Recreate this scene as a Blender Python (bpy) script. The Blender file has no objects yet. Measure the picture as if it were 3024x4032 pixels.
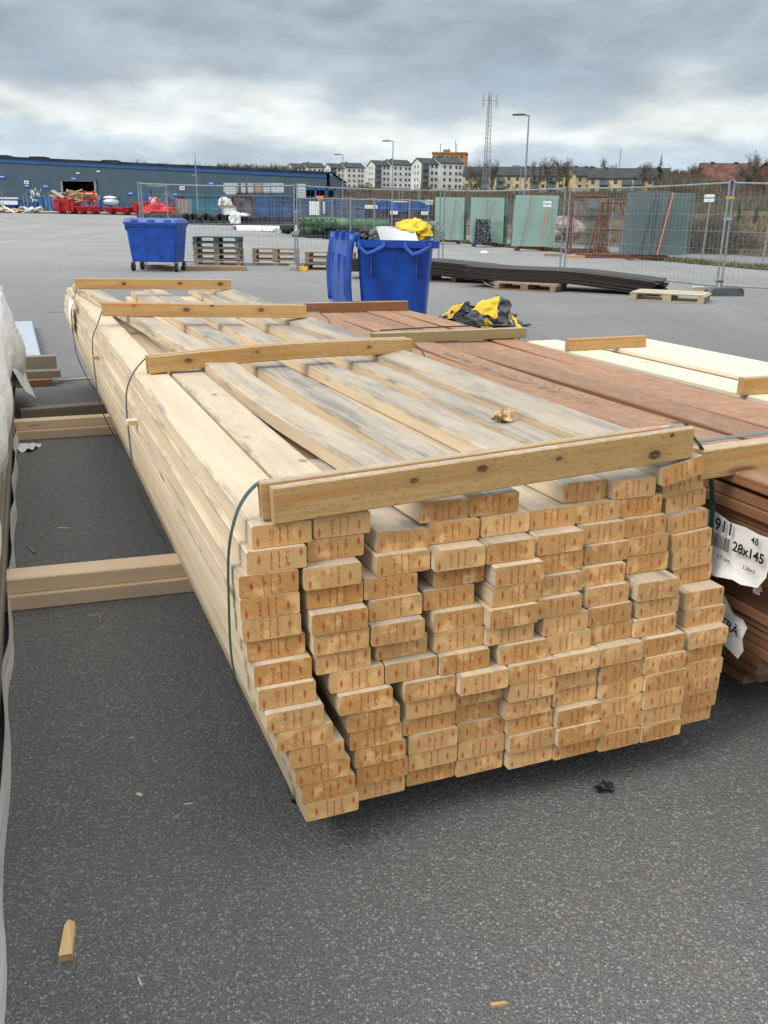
import bpy, math, random
from mathutils import Vector, Matrix, Euler, noise as mnoise
R = math.radians
random.seed(7)
scene = bpy.context.scene
col = bpy.data.collections.new("yard"); scene.collection.children.link(col)

# ------------------------------------------------------------------ camera
FPX, CXP, CYP = 3489.7, 1512.0, 2016.0          # focal length and centre in photograph pixels
PIT, ROL, CAMH = 0.323055, -0.0149597, 1.3183
cd = bpy.data.cameras.new("camera"); cam = bpy.data.objects.new("camera", cd); col.objects.link(cam)
cd.sensor_fit = 'HORIZONTAL'; cd.sensor_width = 36.0; cd.lens = FPX / 3024 * 36
cd.clip_start = 0.05; cd.clip_end = 9000
Fw = Vector((0, math.cos(PIT), -math.sin(PIT))); Ri = Vector((1, 0, 0)); Up = Vector((0, math.sin(PIT), math.cos(PIT)))
Rc = Ri * math.cos(ROL) - Up * math.sin(ROL); Uc = Ri * math.sin(ROL) + Up * math.cos(ROL)
cam.matrix_world = Matrix(((Rc.x, Uc.x, -Fw.x, 0), (Rc.y, Uc.y, -Fw.y, 0), (Rc.z, Uc.z, -Fw.z, CAMH), (0, 0, 0, 1)))
scene.camera = cam

# ------------------------------------------------------------------ sky, sun, exposure
SUN_EL, SUN_AZ = 44.0, -128.0     # degrees; azimuth measured from +Y, negative to the left
w = bpy.data.worlds.new("World"); scene.world = w; w.use_nodes = True
nt = w.node_tree; nt.nodes.clear()
def wn(t): return nt.nodes.new(t)
out = wn('ShaderNodeOutputWorld'); sky = wn('ShaderNodeTexSky'); sky.sky_type = 'NISHITA'; sky.sun_disc = False
sky.sun_elevation = R(SUN_EL); sky.sun_rotation = R(SUN_AZ)
bgs = wn('ShaderNodeBackground'); bgs.inputs[1].default_value = 0.08
nt.links.new(sky.outputs[0], bgs.inputs[0])
tc = wn('ShaderNodeTexCoord'); sep = wn('ShaderNodeSeparateXYZ'); nt.links.new(tc.outputs['Generated'], sep.inputs[0])
def wmath(op, a, b=None, c=None):
    m = wn('ShaderNodeMath'); m.operation = op
    for i, v in enumerate((a, b, c)):
        if v is None: continue
        if isinstance(v, (int, float)): m.inputs[i].default_value = v
        else: nt.links.new(v, m.inputs[i])
    return m.outputs[0]
def wmap(scale, loc=(0, 0, 0)):
    m = wn('ShaderNodeMapping'); m.inputs['Scale'].default_value = scale; m.inputs['Location'].default_value = loc
    nt.links.new(tc.outputs['Generated'], m.inputs[0]); return m.outputs[0]
def wnoise(vec, sc, det, rough=.55, dist=0.0):
    n = wn('ShaderNodeTexNoise'); n.inputs['Scale'].default_value = sc; n.inputs['Detail'].default_value = det
    n.inputs['Roughness'].default_value = rough; n.inputs['Distortion'].default_value = dist
    nt.links.new(vec, n.inputs['Vector']); return n.outputs['Fac']
big = wnoise(wmap((3.2, 3.2, 9.0), (5.3, 2.4, 1.2)), 1.9, 5, .5)
fine = wnoise(wmap((3.0, 3.0, 8.5), (0.7, 5.1, 1.0)), 3.8, 7, .55, .1)
warp = wmath('ADD', wmath('MULTIPLY', wmath('SUBTRACT', big, .5), .17), wmath('MULTIPLY', wmath('SUBTRACT', fine, .5), .07))
zz = wmath('ADD', sep.outputs['Z'], warp)
ramp = wn('ShaderNodeValToRGB'); nt.links.new(zz, ramp.inputs[0])
cr = ramp.color_ramp; cr.interpolation = 'B_SPLINE'
stops = [(0.0, (.285, .345, .40)), (.040, (.30, .36, .405)), (.060, (.34, .385, .415)), (.088, (.49, .515, .50)), (.105, (.40, .43, .44)),
         (.125, (.27, .31, .34)), (.155, (.195, .232, .272)), (.21, (.225, .262, .308)), (.35, (.42, .46, .53)), (.6, (.80, .83, .87)), (1.0, (.98, .99, 1.0))]
cr.elements[0].position = 0; cr.elements[0].color = (*stops[0][1], 1)
cr.elements[1].position = 1; cr.elements[1].color = (*stops[-1][1], 1)
for p, c in stops[1:-1]:
    e = cr.elements.new(p); e.color = (*c, 1)
br = wn('ShaderNodeMapRange'); br.inputs['From Min'].default_value = .32; br.inputs['From Max'].default_value = .70
br.inputs['To Min'].default_value = .85; br.inputs['To Max'].default_value = 1.20
nt.links.new(fine, br.inputs['Value'])
hs = wn('ShaderNodeVectorMath'); hs.operation = 'SCALE'; nt.links.new(ramp.outputs[0], hs.inputs[0]); nt.links.new(br.outputs[0], hs.inputs['Scale'])
bgc = wn('ShaderNodeBackground'); bgc.inputs[1].default_value = 1.1; nt.links.new(hs.outputs[0], bgc.inputs[0])
gap = wn('ShaderNodeMapRange'); gap.inputs['From Min'].default_value = .60; gap.inputs['From Max'].default_value = .80; gap.inputs['To Max'].default_value = .45
nt.links.new(big, gap.inputs['Value'])
mx = wn('ShaderNodeMixShader'); nt.links.new(gap.outputs[0], mx.inputs[0]); nt.links.new(bgc.outputs[0], mx.inputs[1]); nt.links.new(bgs.outputs[0], mx.inputs[2])
nt.links.new(mx.outputs[0], out.inputs[0])
sl = bpy.data.lights.new("sun", 'SUN'); sl.energy = 1.2; sl.angle = R(24); sl.color = (1.0, .95, .86)
so = bpy.data.objects.new("sun", sl); col.objects.link(so)
sd = Vector((math.sin(R(SUN_AZ)) * math.cos(R(SUN_EL)), math.cos(R(SUN_AZ)) * math.cos(R(SUN_EL)), math.sin(R(SUN_EL))))
so.rotation_euler = (-sd).to_track_quat('-Z', 'Y').to_euler(); so.location = sd * 50
scene.view_settings.view_transform = 'Standard'; scene.view_settings.look = 'None'
scene.view_settings.exposure = 0.8; scene.view_settings.gamma = 1; scene.view_settings.use_curve_mapping = False

# ------------------------------------------------------------------ places
def g(x, y):
    """height of the terrain: flat yard, gentle rise towards the warehouse, a hill far behind"""
    if y < 40: return 0.0
    pts = [(40, 0), (78, 1.1), (110, 1.35), (150, 1.9), (200, 2.4), (280, 4.5), (400, 11.0), (520, 16.0), (800, 18.0), (9000, 20.0)]
    for (a, b), (c, d) in zip(pts, pts[1:]):
        if y <= c:
            v = b + (d - b) * (y - a) / (c - a); break
    az = x / y
    t = min(1, max(0, (az + .32) / .50)); k = 1 - t * t * (3 - 2 * t)
    k = max(k, min(1, max(0, (y - 150) / 150)))
    return v * k
def ray(u, v): return Fw + Rc * ((u - CXP) / FPX) - Uc * ((v - CYP) / FPX)
def at(u, v, Y):
    d = ray(u, v); return Vector((0, 0, CAMH)) + d * (Y / d.y)
def gz(u, v, z=0.0):
    d = ray(u, v); return Vector((0, 0, CAMH)) + d * ((z - CAMH) / d.z)

# ------------------------------------------------------------------ materials
def mat_new(name):
    m = bpy.data.materials.new(name); m.use_nodes = True; t = m.node_tree; t.nodes.clear()
    return m, t
class N:
    def __init__(s, name):
        s.m, s.t = mat_new(name)
        s.o = s.t.nodes.new('ShaderNodeOutputMaterial'); s.b = s.t.nodes.new('ShaderNodeBsdfPrincipled')
        s.t.links.new(s.b.outputs[0], s.o.inputs[0]); s._tc = None
    def node(s, t): return s.t.nodes.new(t)
    def set(s, inp, v):
        if v is None: return
        if hasattr(v, 'is_output'): s.t.links.new(v, inp)
        elif isinstance(v, (tuple, list)) and len(v) == 3 and inp.type == 'RGBA': inp.default_value = (*v, 1)
        else: inp.default_value = v
    def tc(s, k='Object'):
        if not s._tc: s._tc = s.node('ShaderNodeTexCoord')
        return s._tc.outputs[k]
    def info(s, k='Random'):
        if not hasattr(s, '_oi'): s._oi = s.node('ShaderNodeObjectInfo')
        return s._oi.outputs[k]
    def math(s, op, a, b=None, c=None, clamp=False):
        m = s.node('ShaderNodeMath'); m.operation = op; m.use_clamp = clamp
        for i, v in enumerate((a, b, c)): s.set(m.inputs[i], v)
        return m.outputs[0]
    def vmath(s, op, a, b=None):
        m = s.node('ShaderNodeVectorMath'); m.operation = op; s.set(m.inputs[0], a); s.set(m.inputs[1], b)
        return m.outputs[0] if op not in ('LENGTH', 'DISTANCE', 'DOT_PRODUCT') else m.outputs['Value']
    def map(s, vec, scale=(1, 1, 1), loc=(0, 0, 0), rot=(0, 0, 0)):
        m = s.node('ShaderNodeMapping'); s.set(m.inputs[0], vec); m.inputs['Scale'].default_value = scale
        s.set(m.inputs['Location'], loc); m.inputs['Rotation'].default_value = rot; return m.outputs[0]
    def noise(s, vec, sc, det=4, rough=.55, dist=0, out='Fac'):
        n = s.node('ShaderNodeTexNoise'); s.set(n.inputs['Vector'], vec); s.set(n.inputs['Scale'], sc)
        s.set(n.inputs['Detail'], det); s.set(n.inputs['Roughness'], rough); s.set(n.inputs['Distortion'], dist); return n.outputs[out]
    def voro(s, vec, sc, feat='F1', out='Distance', rnd=1.0):
        n = s.node('ShaderNodeTexVoronoi'); n.feature = feat; s.set(n.inputs['Vector'], vec); s.set(n.inputs['Scale'], sc)
        n.inputs['Randomness'].default_value = rnd; return n.outputs[out]
    def rng(s, v, a, b, c=0.0, d=1.0, smooth=False):
        n = s.node('ShaderNodeMapRange'); s.set(n.inputs['Value'], v); n.clamp = True
        if smooth: n.interpolation_type = 'SMOOTHSTEP'
        for k, x in zip(('From Min', 'From Max', 'To Min', 'To Max'), (a, b, c, d)): s.set(n.inputs[k], x)
        return n.outputs[0]
    def mix(s, f, a, b, mode='MIX'):
        n = s.node('ShaderNodeMix'); n.data_type = 'RGBA'; n.blend_type = mode
        s.set(n.inputs[0], f); s.set(n.inputs[6], a); s.set(n.inputs[7], b); return n.outputs[2]
    def sep(s, v):
        n = s.node('ShaderNodeSeparateXYZ'); s.set(n.inputs[0], v); return n.outputs
    def comb(s, x, y, z):
        n = s.node('ShaderNodeCombineXYZ'); s.set(n.inputs[0], x); s.set(n.inputs[1], y); s.set(n.inputs[2], z); return n.outputs[0]
    def bump(s, h, st=.3, dist=.002):
        n = s.node('ShaderNodeBump'); s.set(n.inputs['Height'], h); n.inputs['Strength'].default_value = st
        n.inputs['Distance'].default_value = dist; s.t.links.new(n.outputs[0], s.b.inputs['Normal']); return n
    def fin(s, colr, rough=.6, spec=.35, metal=0.0):
        s.set(s.b.inputs['Base Color'], colr); s.set(s.b.inputs['Roughness'], rough)
        s.set(s.b.inputs['Specular IOR Level'], spec); s.set(s.b.inputs['Metallic'], metal); return s.m

def plain(name, c, rough=.6, spec=.3, metal=0, var=.12, sc=8.0, bump=0):
    n = N(name); v = n.tc()
    f = n.noise(v, sc, 5, .6)
    c2 = tuple(x * (1 - var * 1.6) for x in c); c1 = tuple(min(1, x * (1 + var)) for x in c)
    cc = n.mix(n.rng(f, .35, .65), c2, c1)
    if bump: n.bump(n.noise(v, sc * 6, 4), bump, .004)
    return n.fin(cc, rough, spec, metal)

BW_, BT_ = .1175, .0452
def wood(name, light, dark, end_a, end_b, grey=(.33, .31, .28), topgrey=0.0, sidegrey=.0, ring=1.0, knots=None, grain=.5, knotc=(.16, .07, .03), rnd_tone=.14, bl=None, edge=0.0, mould=0.0):
    """pine: long grain along the local Y axis, growth rings on the two ends, weathering on the faces that look up"""
    n = N(name); v = n.tc(); rnd = n.info()
    sx, sy, sz = n.sep(v)
    off = n.math('MULTIPLY', rnd, 37.0)
    vo = n.comb(n.math('ADD', sx, off), n.math('ADD', sy, off), n.math('ADD', sz, n.math('MULTIPLY', rnd, 11.0)))
    g1 = n.noise(n.map(vo, (38, .9, 60)), 1.0, 5, .6, .4)
    g2 = n.noise(n.map(vo, (150, 3.0, 190)), 1.0, 3, .6)
    g3 = n.noise(n.map(vo, (5, .55, 6)), 1.0, 3)
    f = n.math('ADD', n.math('MULTIPLY', g1, .62), n.math('MULTIPLY', g2, .38))
    long = n.mix(n.math('MULTIPLY', n.rng(f, .38, .66), grain), light, dark)
    long = n.mix(n.rng(g3, .35, .7, 0, .45), long, tuple(x * .80 for x in light))
    # scattered small knots
    kv = n.voro(n.map(vo, (9, 1.7, 9)), 1.0, 'F1', 'Distance')
    kn = n.math('MULTIPLY', n.rng(kv, .05, .13, 1, 0, True), .75)
    long = n.mix(kn, long, knotc)
    if knots:
        for (kx, ky, kz, kr) in knots:
            dv = n.map(v, (1, 1, 1), (-kx, -ky, -kz))
            d = n.vmath('LENGTH', n.map(dv, (1.0, .62, 1.0)))
            dn = n.math('ADD', d, n.math('MULTIPLY', n.math('SUBTRACT', n.noise(v, 190, 3), .5), .006))
            halo = n.rng(dn, kr, kr * 3.2, .55, 0, True)
            long = n.mix(halo, long, tuple(x * .62 for x in light))
            long = n.mix(n.rng(dn, kr * .75, kr * 1.15, .95, 0, True), long, knotc)
    # weathering on upward faces, in flakes and streaks
    nz = n.sep(n.tc('Normal'))
    upf = n.rng(nz[2], .55, .9)
    w1 = n.noise(n.map(vo, (13, 1.3, 13)), 1.0, 7, .66, .5)
    w2 = n.noise(n.map(vo, (30, 16, 30)), 1.0, 5, .65)
    wm = n.rng(n.math('ADD', n.math('MULTIPLY', w1, .6), n.math('MULTIPLY', w2, .4)), .42, .56)
    oc = n.node('ShaderNodeSeparateColor'); n.set(oc.inputs[0], n.info('Color'))
    amount = n.math('MULTIPLY', n.math('MULTIPLY', upf, oc.outputs[0]), n.math('ADD', n.math('MULTIPLY', wm, .50), .55), clamp=True)
    bl = bl or (.20, .215, .23)
    gcol = n.mix(n.rng(w2, .45, .62, 0, .8), grey, tuple(x * 1.45 for x in grey))
    gcol = n.mix(n.math('MULTIPLY', n.rng(w1, .54, .64), .8), gcol, bl)
    gcol = n.mix(n.rng(n.noise(n.map(vo, (60, 5, 60)), 1.0, 4, .7), .46, .60, 0, .45), gcol, tuple(x * .7 for x in grey))
    long = n.mix(amount, long, gcol)
    if sidegrey:
        sg = n.math('MULTIPLY', n.rng(n.noise(n.map(vo, (18, 2.2, 14)), 1.0, 6, .7), .54, .66), sidegrey)
        long = n.mix(sg, long, grey)
    if edge:
        em = n.math('MAXIMUM', n.rng(sx, .002, .020, 1, 0), n.rng(sx, BW_ - .014, BW_ - .002, 0, .7))
        en = n.rng(n.noise(n.map(vo, (26, 2.6, 26)), 1.0, 6, .72), .46, .60)
        side = n.rng(sz, BT_ - .016, BT_ - .001, .0, 1)
        long = n.mix(n.math('MULTIPLY', n.math('MULTIPLY', em, en), n.math('MULTIPLY', side, edge)), long, (.13, .115, .10))
    if mould:
        mm_ = n.rng(n.noise(n.map(vo, (190, 75, 240)), 1.0, 3, .6), .54, .66, 0, mould)
        long = n.mix(mm_, long, (.25, .19, .10))
        long = n.mix(n.rng(n.noise(n.map(vo, (9, 1.2, 22)), 1.0, 4), .52, .62, 0, .6), long, (.44, .20, .055))
    # dark specks of mould
    sp = n.rng(n.noise(n.map(vo, (210, 70, 210)), 1.0, 2), .70, .76, 0, .35)
    long = n.mix(sp, long, tuple(x * .45 for x in dark))
    # ends
    r1 = n.node('ShaderNodeTexWhiteNoise'); r1.noise_dimensions = '1D'; n.set(r1.inputs['W'], n.math('MULTIPLY', rnd, 91.7))
    rs = n.node('ShaderNodeSeparateColor'); n.set(rs.inputs[0], r1.outputs['Color'])
    px = n.math('SUBTRACT', sx, n.math('MULTIPLY', rs.outputs[0], .12))
    pz = n.math('SUBTRACT', sz, n.math('SUBTRACT', n.math('MULTIPLY', rs.outputs[1], .11), .045))
    wob = n.math('MULTIPLY', n.noise(n.map(vo, (30, 1, 30)), 1.0, 2), .006)
    dist = n.math('ADD', n.math('SQRT', n.math('ADD', n.math('MULTIPLY', px, px), n.math('MULTIPLY', pz, pz))), wob)
    rg = n.math('SINE', n.math('MULTIPLY', dist, 1650.0))
    rg2 = n.noise(n.comb(n.math('MULTIPLY', dist, 160), 0.0, off), 1.0, 3)
    rv = n.math('ADD', n.math('MULTIPLY', rg, .20), n.math('MULTIPLY', n.math('SUBTRACT', rg2, .5), 1.6))
    ecol = n.mix(rs.outputs[2], end_a, end_b)
    ecol = n.mix(n.math('MULTIPLY', n.rng(rv, -.5, .5), n.rng(rs.outputs[1], .2, .8, .15 * ring, .75 * ring)), ecol, tuple(x * .68 for x in end_b))
    saw = n.noise(n.map(n.map(vo, (1, 1, 1), rot=(0, R(42), 0)), (220, 1, 30)), 1.0, 3)
    ecol = n.mix(n.rng(saw, .48, .68, 0, .28), ecol, tuple(min(1, x * 1.18) for x in end_a))
    patch = n.noise(n.map(vo, (22, 1, 22)), 1.0, 3)
    ecol = n.mix(n.rng(patch, .54, .66, 0, .6), ecol, tuple(min(1, x * 1.38) for x in end_a))
    isend = n.rng(n.math('ABSOLUTE', nz[1]), .6, .8)
    colr = n.mix(isend, long, ecol)
    tone = n.math('ADD', 1 - rnd_tone / 2, n.math('MULTIPLY', rnd, rnd_tone))
    colr = n.mix(1.0, colr, n.comb(tone, tone, tone), 'MULTIPLY')
    n.bump(n.math('ADD', n.math('MULTIPLY', f, .7), n.math('MULTIPLY', w2, .5)), .35, .0015)
    return n.fin(colr, .72, .22)

M = {}
M['pine'] = wood('pine', (.66, .545, .385), (.51, .385, .235), (.66, .405, .175), (.53, .265, .08), grey=(.275, .25, .21), sidegrey=.30, grain=.65, bl=(.19, .185, .17), edge=.65)
M['batten'] = wood('batten_pine', (.55, .35, .145), (.40, .215, .068), (.45, .30, .15), (.36, .22, .10), grey=(.33, .32, .29), grain=.8, mould=.5)
M['fresh'] = wood('fresh_pine', (.74, .58, .39), (.60, .43, .26), (.5, .35, .18), (.4, .25, .12), grain=.6)
M['old_pine'] = wood('grey_pine', (.25, .215, .17), (.15, .125, .095), (.20, .17, .13), (.12, .10, .08), grey=(.22, .215, .21), grain=.8)
M['brown'] = wood('stained_decking', (.27, .135, .070), (.155, .070, .034), (.20, .12, .075), (.12, .07, .045), grey=(.34, .23, .15), grain=.75, knotc=(.07, .03, .015), bl=(.22, .19, .19), rnd_tone=.3)
M['whitewood'] = wood('planed_spruce', (.70, .62, .475), (.60, .49, .34), (.55, .42, .24), (.50, .35, .18), grey=(.6, .55, .45), grain=.4)
M['pallet'] = wood('pallet_wood', (.38, .26, .15), (.24, .155, .085), (.36, .25, .15), (.22, .15, .09), grey=(.30, .28, .25), sidegrey=.3, grain=.8, rnd_tone=.4)
M['white_pallet'] = wood('weathered_pallet_wood', (.50, .45, .32), (.36, .31, .20), (.40, .33, .21), (.30, .24, .15), grey=(.60, .58, .50), grain=.6)
M['black_wood'] = wood('black_tarred_wood', (.048, .040, .034), (.018, .016, .014), (.03, .028, .026), (.015, .014, .013), grey=(.06, .058, .056), grain=.6, knotc=(.01, .01, .01))
M['blue_pallet'] = wood('blue_painted_wood', (.02, .07, .11), (.015, .045, .07), (.05, .08, .09), (.04, .06, .07), grey=(.05, .12, .16), grain=.5)

def ink():
    n = N('red_ink'); v = n.tc()
    return n.fin(n.mix(n.rng(n.noise(v, 420, 2), .50, .72), (.46, .012, .012), (.48, .12, .05)), .6, .2)
M['ink'] = ink()

def asphalt():
    n = N('asphalt'); v = n.tc()
    d = n.vmath('LENGTH', v)
    v = n.vmath('ADD', v, n.map(n.noise(v, 130, 2, out='Color'), (.007, .007, .0)))
    c1 = n.voro(v, 175, 'F1', 'Color'); e1 = n.voro(v, 175, 'F1', 'Distance')
    s1 = n.node('ShaderNodeSeparateColor'); n.set(s1.inputs[0], c1)
    c2 = n.voro(v, 85, 'F1', 'Color'); e2 = n.voro(v, 85, 'F1', 'Distance')
    s2 = n.node('ShaderNodeSeparateColor'); n.set(s2.inputs[0], c2)
    base = n.mix(n.rng(n.noise(v, 260, 3, .7), .35, .65), (.062, .063, .062), (.185, .186, .182))
    grains = n.mix(n.math('MULTIPLY', n.rng(s1.outputs[0], .45, 1.0), n.rng(e1, .28, .55, 1, 0)), base, (.34, .34, .33))
    br_ = n.math('MULTIPLY', n.rng(s2.outputs[0], .86, .97), n.rng(e2, .18, .42, 1, 0))
    stonec = n.mix(s2.outputs[1], (.20, .20, .19), (.32, .31, .295))
    stonec = n.mix(n.rng(s2.outputs[2], .86, .9), stonec, (.30, .19, .14))
    cc = n.mix(br_, grains, stonec)
    c3 = n.voro(v, 24, 'F1', 'Color'); e3 = n.voro(n.vmath('ADD', v, n.map(n.noise(v, 60, 2, out='Color'), (.03, .03, .03))), 24, 'F1', 'Distance')
    s3 = n.node('ShaderNodeSeparateColor'); n.set(s3.inputs[0], c3)
    cc = n.mix(n.math('MULTIPLY', n.rng(s3.outputs[0], .955, .97), n.rng(e3, .10, .17, 1, 0)), cc, (.34, .31, .28))
    wide = n.noise(v, .35, 5, .6); mid = n.noise(v, 2.4, 4, .6)
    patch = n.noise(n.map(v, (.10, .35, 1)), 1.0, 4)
    cc = n.mix(n.rng(wide, .3, .7, 0, .35), cc, n.mix(1.0, cc, (.72, .72, .73), 'MULTIPLY'))
    cc = n.mix(n.rng(mid, .55, .75, 0, .3), cc, n.mix(1.0, cc, (1.35, 1.33, 1.28), 'MULTIPLY'))
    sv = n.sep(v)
    far = n.rng(sv[1], 2.5, 26, 0, 1)  # grazing sky reflection painted into the colour: brighter with distance along Y
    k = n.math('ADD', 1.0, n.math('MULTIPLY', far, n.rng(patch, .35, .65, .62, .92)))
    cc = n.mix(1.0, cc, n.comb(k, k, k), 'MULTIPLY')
    crk = n.voro(n.vmath('ADD', v, n.map(n.noise(v, .9, 4, out='Color'), (1.4, 1.4, 0))), .16, 'DISTANCE_TO_EDGE')
    cc = n.mix(n.math('MULTIPLY', n.rng(crk, .0, .0010, 1, 0), n.rng(wide, .50, .60, 0, .30)), cc, (.035, .035, .035))
    lane = n.noise(n.map(v, (.55, .07, 1), rot=(0, 0, R(-28))), 1.0, 4, .6)
    cc = n.mix(n.rng(lane, .52, .64, 0, .5), cc, n.mix(1.0, cc, (1.22, 1.21, 1.19), 'MULTIPLY'))
    cc = n.mix(n.rng(lane, .30, .42, .45, 0), cc, n.mix(1.0, cc, (.76, .76, .77), 'MULTIPLY'))
    spot = n.noise(v, 1.1, 5, .7)
    cc = n.mix(n.rng(spot, .66, .74, 0, .45), cc, (.26, .245, .215))
    h = n.math('ADD', n.math('ADD', n.math('MULTIPLY', e1, -1.0), n.math('MULTIPLY', n.noise(v, 320, 2), .6)), n.math('MULTIPLY', e2, -.8))
    n.bump(h, .9, .004)
    return n.fin(cc, n.rng(n.noise(v, 90, 2), .3, .7, .62, .95), .32)
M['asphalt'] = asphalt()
M['field'] = plain('dry_field', (.115, .095, .055), .95, .1, 0, .4, 1.2, .5)
M['wood_floor'] = plain('woodland_floor', (.10, .085, .05), .95, .05, 0, .45, .6, .4)
M['path'] = plain('path_gravel', (.185, .185, .195), .9, .2, 0, .12, 3)
M['concrete'] = plain('concrete', (.30, .29, .27), .85, .3, 0, .15, 5, .2)
M['galv'] = plain('galvanised_steel', (.27, .30, .32), .42, .5, .35, .15, 9)
M['dark_steel'] = plain('dark_steel', (.10, .11, .115), .5, .5, .3, .15, 9)
M['alu'] = plain('brushed_aluminium', (.46, .51, .56), .38, .6, .45, .10, 14)
M['rust'] = plain('rusty_steel', (.18, .062, .030), .8, .3, 0, .35, 14, .2)
M['orange'] = plain('orange_strap', (.62, .20, .10), .7, .3, 0, .1, 10)
M['strap_brown'] = plain('faded_strap', (.30, .20, .16), .8, .2, 0, .1, 10)
M['strap'] = plain('green_strapping', (.012, .055, .05), .35, .5, 0, .15, 20)
M['cord'] = plain('grey_strapping', (.10, .13, .125), .45, .5, 0, .15, 20)
M['binblue'] = plain('blue_plastic', (.004, .055, .33), .40, .5, 0, .22, 5)
M['lidblue'] = plain('blue_lid_plastic', (.022, .080, .36), .42, .5, 0, .15, 4)
M['rubber'] = plain('black_rubber', (.018, .018, .018), .75, .3)
M['black'] = plain('black_plastic', (.012, .012, .013), .40, .5, 0, .2, 12)
M['greyplastic'] = plain('grey_film', (.075, .08, .09), .38, .5, 0, .3, 14)
M['yellow'] = plain('yellow_film', (.78, .50, .02), .45, .4, 0, .12, 14)
M['white'] = plain('white_plastic', (.72, .74, .74), .5, .4, 0, .06, 9)
def tarp():
    n = N('white_tarpaulin'); v = n.tc()
    nn = n.noise(n.map(v, (5, 1.4, 7)), 1.0, 5, .6, .8)
    n.bump(n.math('ADD', nn, n.math('MULTIPLY', n.noise(v, 30, 4), .25)), .5, .05)
    return n.fin(n.mix(n.rng(nn, .35, .65), (.60, .61, .60), (.76, .77, .76)), .48, .4)
M['tarp'] = tarp()
M['paper'] = plain('label_paper', (.78, .78, .76), .7, .2, 0, .05, 20)
M['pinkpaper'] = plain('pink_paper', (.70, .50, .47), .7, .2, 0, .05, 20)
M['print'] = plain('black_print', (.01, .01, .01), .6, .2)
M['blueprint'] = plain('blue_print', (.03, .20, .42), .6, .2)
M['signblue'] = plain('blue_sign', (.02, .15, .50), .5, .3)
M['skipred'] = plain('red_skip_paint', (.50, .022, .028), .5, .4, 0, .25, 1.5)
M['skipblue'] = plain('blue_skip_paint', (.035, .13, .32), .6, .3, 0, .25, 1.0)
M['teal'] = plain('teal_container_paint', (.052, .150, .215), .6, .3, 0, .18, .7)
M['cblue'] = plain('faded_blue_container_paint', (.075, .135, .27), .65, .3, 0, .2, .8)
M['cgrey'] = plain('grey_blue_container_paint', (.075, .125, .19), .65, .3, 0, .2, .8)
M['crust'] = plain('rusty_container_paint', (.145, .125, .15), .7, .3, 0, .4, .9)
M['cbrown'] = plain('brown_container_paint', (.085, .072, .078), .7, .2, 0, .3, 1.0)
M['tarpblue'] = plain('blue_cover', (.015, .085, .33), .5, .4, 0, .2, 1.0)
M['roll_green'] = plain('green_roll', (.115, .21, .125), .7, .2, 0, .25, 2.0)
M['roll_dark'] = plain('dark_green_roll', (.035, .045, .040), .8, .2, 0, .3, 2.0)
M['fabric'] = plain('dark_geotextile', (.035, .035, .042), .85, .15, 0, .3, 1.5)
def cladding():
    n = N('warehouse_cladding'); v = n.tc()
    s = n.sep(v)
    ribs = n.math('SINE', n.math('MULTIPLY', s[0], 21.0))
    stain = n.noise(n.map(v, (.7, 1, .12)), 1.0, 5, .6)
    c = n.mix(n.rng(stain, .35, .7, 0, .5), (.058, .098, .125), (.085, .13, .155))
    c = n.mix(n.rng(n.noise(n.map(v, (.12, 1, 1.2)), 1.0, 3), .5, .7, 0, .3), c, (.05, .085, .115))
    n.bump(ribs, .6, .03)
    return n.fin(c, .6, .35)
M['cladding'] = cladding()
M['trimblue'] = plain('blue_trim', (.028, .095, .24), .5, .4, 0, .1, .5)
M['bitumen'] = plain('dark_roofing', (.045, .05, .045), .9, .1, 0, .3, .4)
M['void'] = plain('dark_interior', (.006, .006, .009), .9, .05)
M['render_white'] = plain('white_render', (.66, .66, .62), .8, .2, 0, .08, .15)
M['render_yellow'] = plain('pale_yellow_render', (.55, .45, .27), .85, .2, 0, .12, .2)
M['brick_orange'] = plain('orange_brick', (.36, .20, .09), .85, .2, 0, .12, .3)
M['brick_red'] = plain('red_brick', (.17, .08, .062), .85, .2, 0, .2, .3)
M['roof_red'] = plain('red_roof_tiles', (.14, .070, .058), .85, .2, 0, .25, .5)
M['roof_dark'] = plain('dark_roof_sheet', (.040, .045, .045), .75, .3, 0, .2, .3)
M['glasswin'] = plain('window_glass', (.06, .075, .09), .2, .6, 0, .3, .8)
M['balcony'] = plain('balcony_front', (.12, .165, .175), .5, .4, 0, .3, .6)
M['boulder'] = plain('boulder_granite', (.33, .26, .22), .85, .2, 0, .35, 2.5, .4)
M['bark'] = plain('bark', (.085, .070, .055), .95, .1, 0, .3, 3)
M['birchbark'] = plain('pale_bark', (.30, .28, .25), .9, .1, 0, .4, 4)
M['twig'] = plain('bare_twigs', (.135, .108, .078), .95, .05, 0, .3, .6)
M['twig_grey'] = plain('grey_twigs', (.19, .165, .14), .95, .05, 0, .3, .5)
M['twig_olive'] = plain('budding_twigs', (.135, .128, .048), .95, .05, 0, .4, .35)
M['needle'] = plain('spruce_needles', (.018, .035, .020), .9, .1, 0, .35, 1.0)
M['grassgreen'] = plain('green_grass', (.075, .12, .030), .95, .1, 0, .35, 3)
M['grassdry'] = plain('dry_grass', (.27, .20, .11), .95, .1, 0, .35, 2)
M['bramble'] = plain('bramble_leaves', (.085, .082, .032), .9, .1, 0, .4, 2)
M['gravel'] = plain('pale_gravel', (.33, .32, .31), .9, .2, 0, .5, 30)
M['bread'] = plain('bread_crust', (.60, .40, .22), .8, .2, 0, .35, 90, .5)
M['signyellow'] = plain('yellow_warning_face', (.85, .42, .02), .5, .3)
M['signred'] = plain('red_warning_edge', (.70, .06, .02), .5, .3)
M['clampyellow'] = plain('yellow_clamp', (.75, .45, .03), .5, .4)

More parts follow.
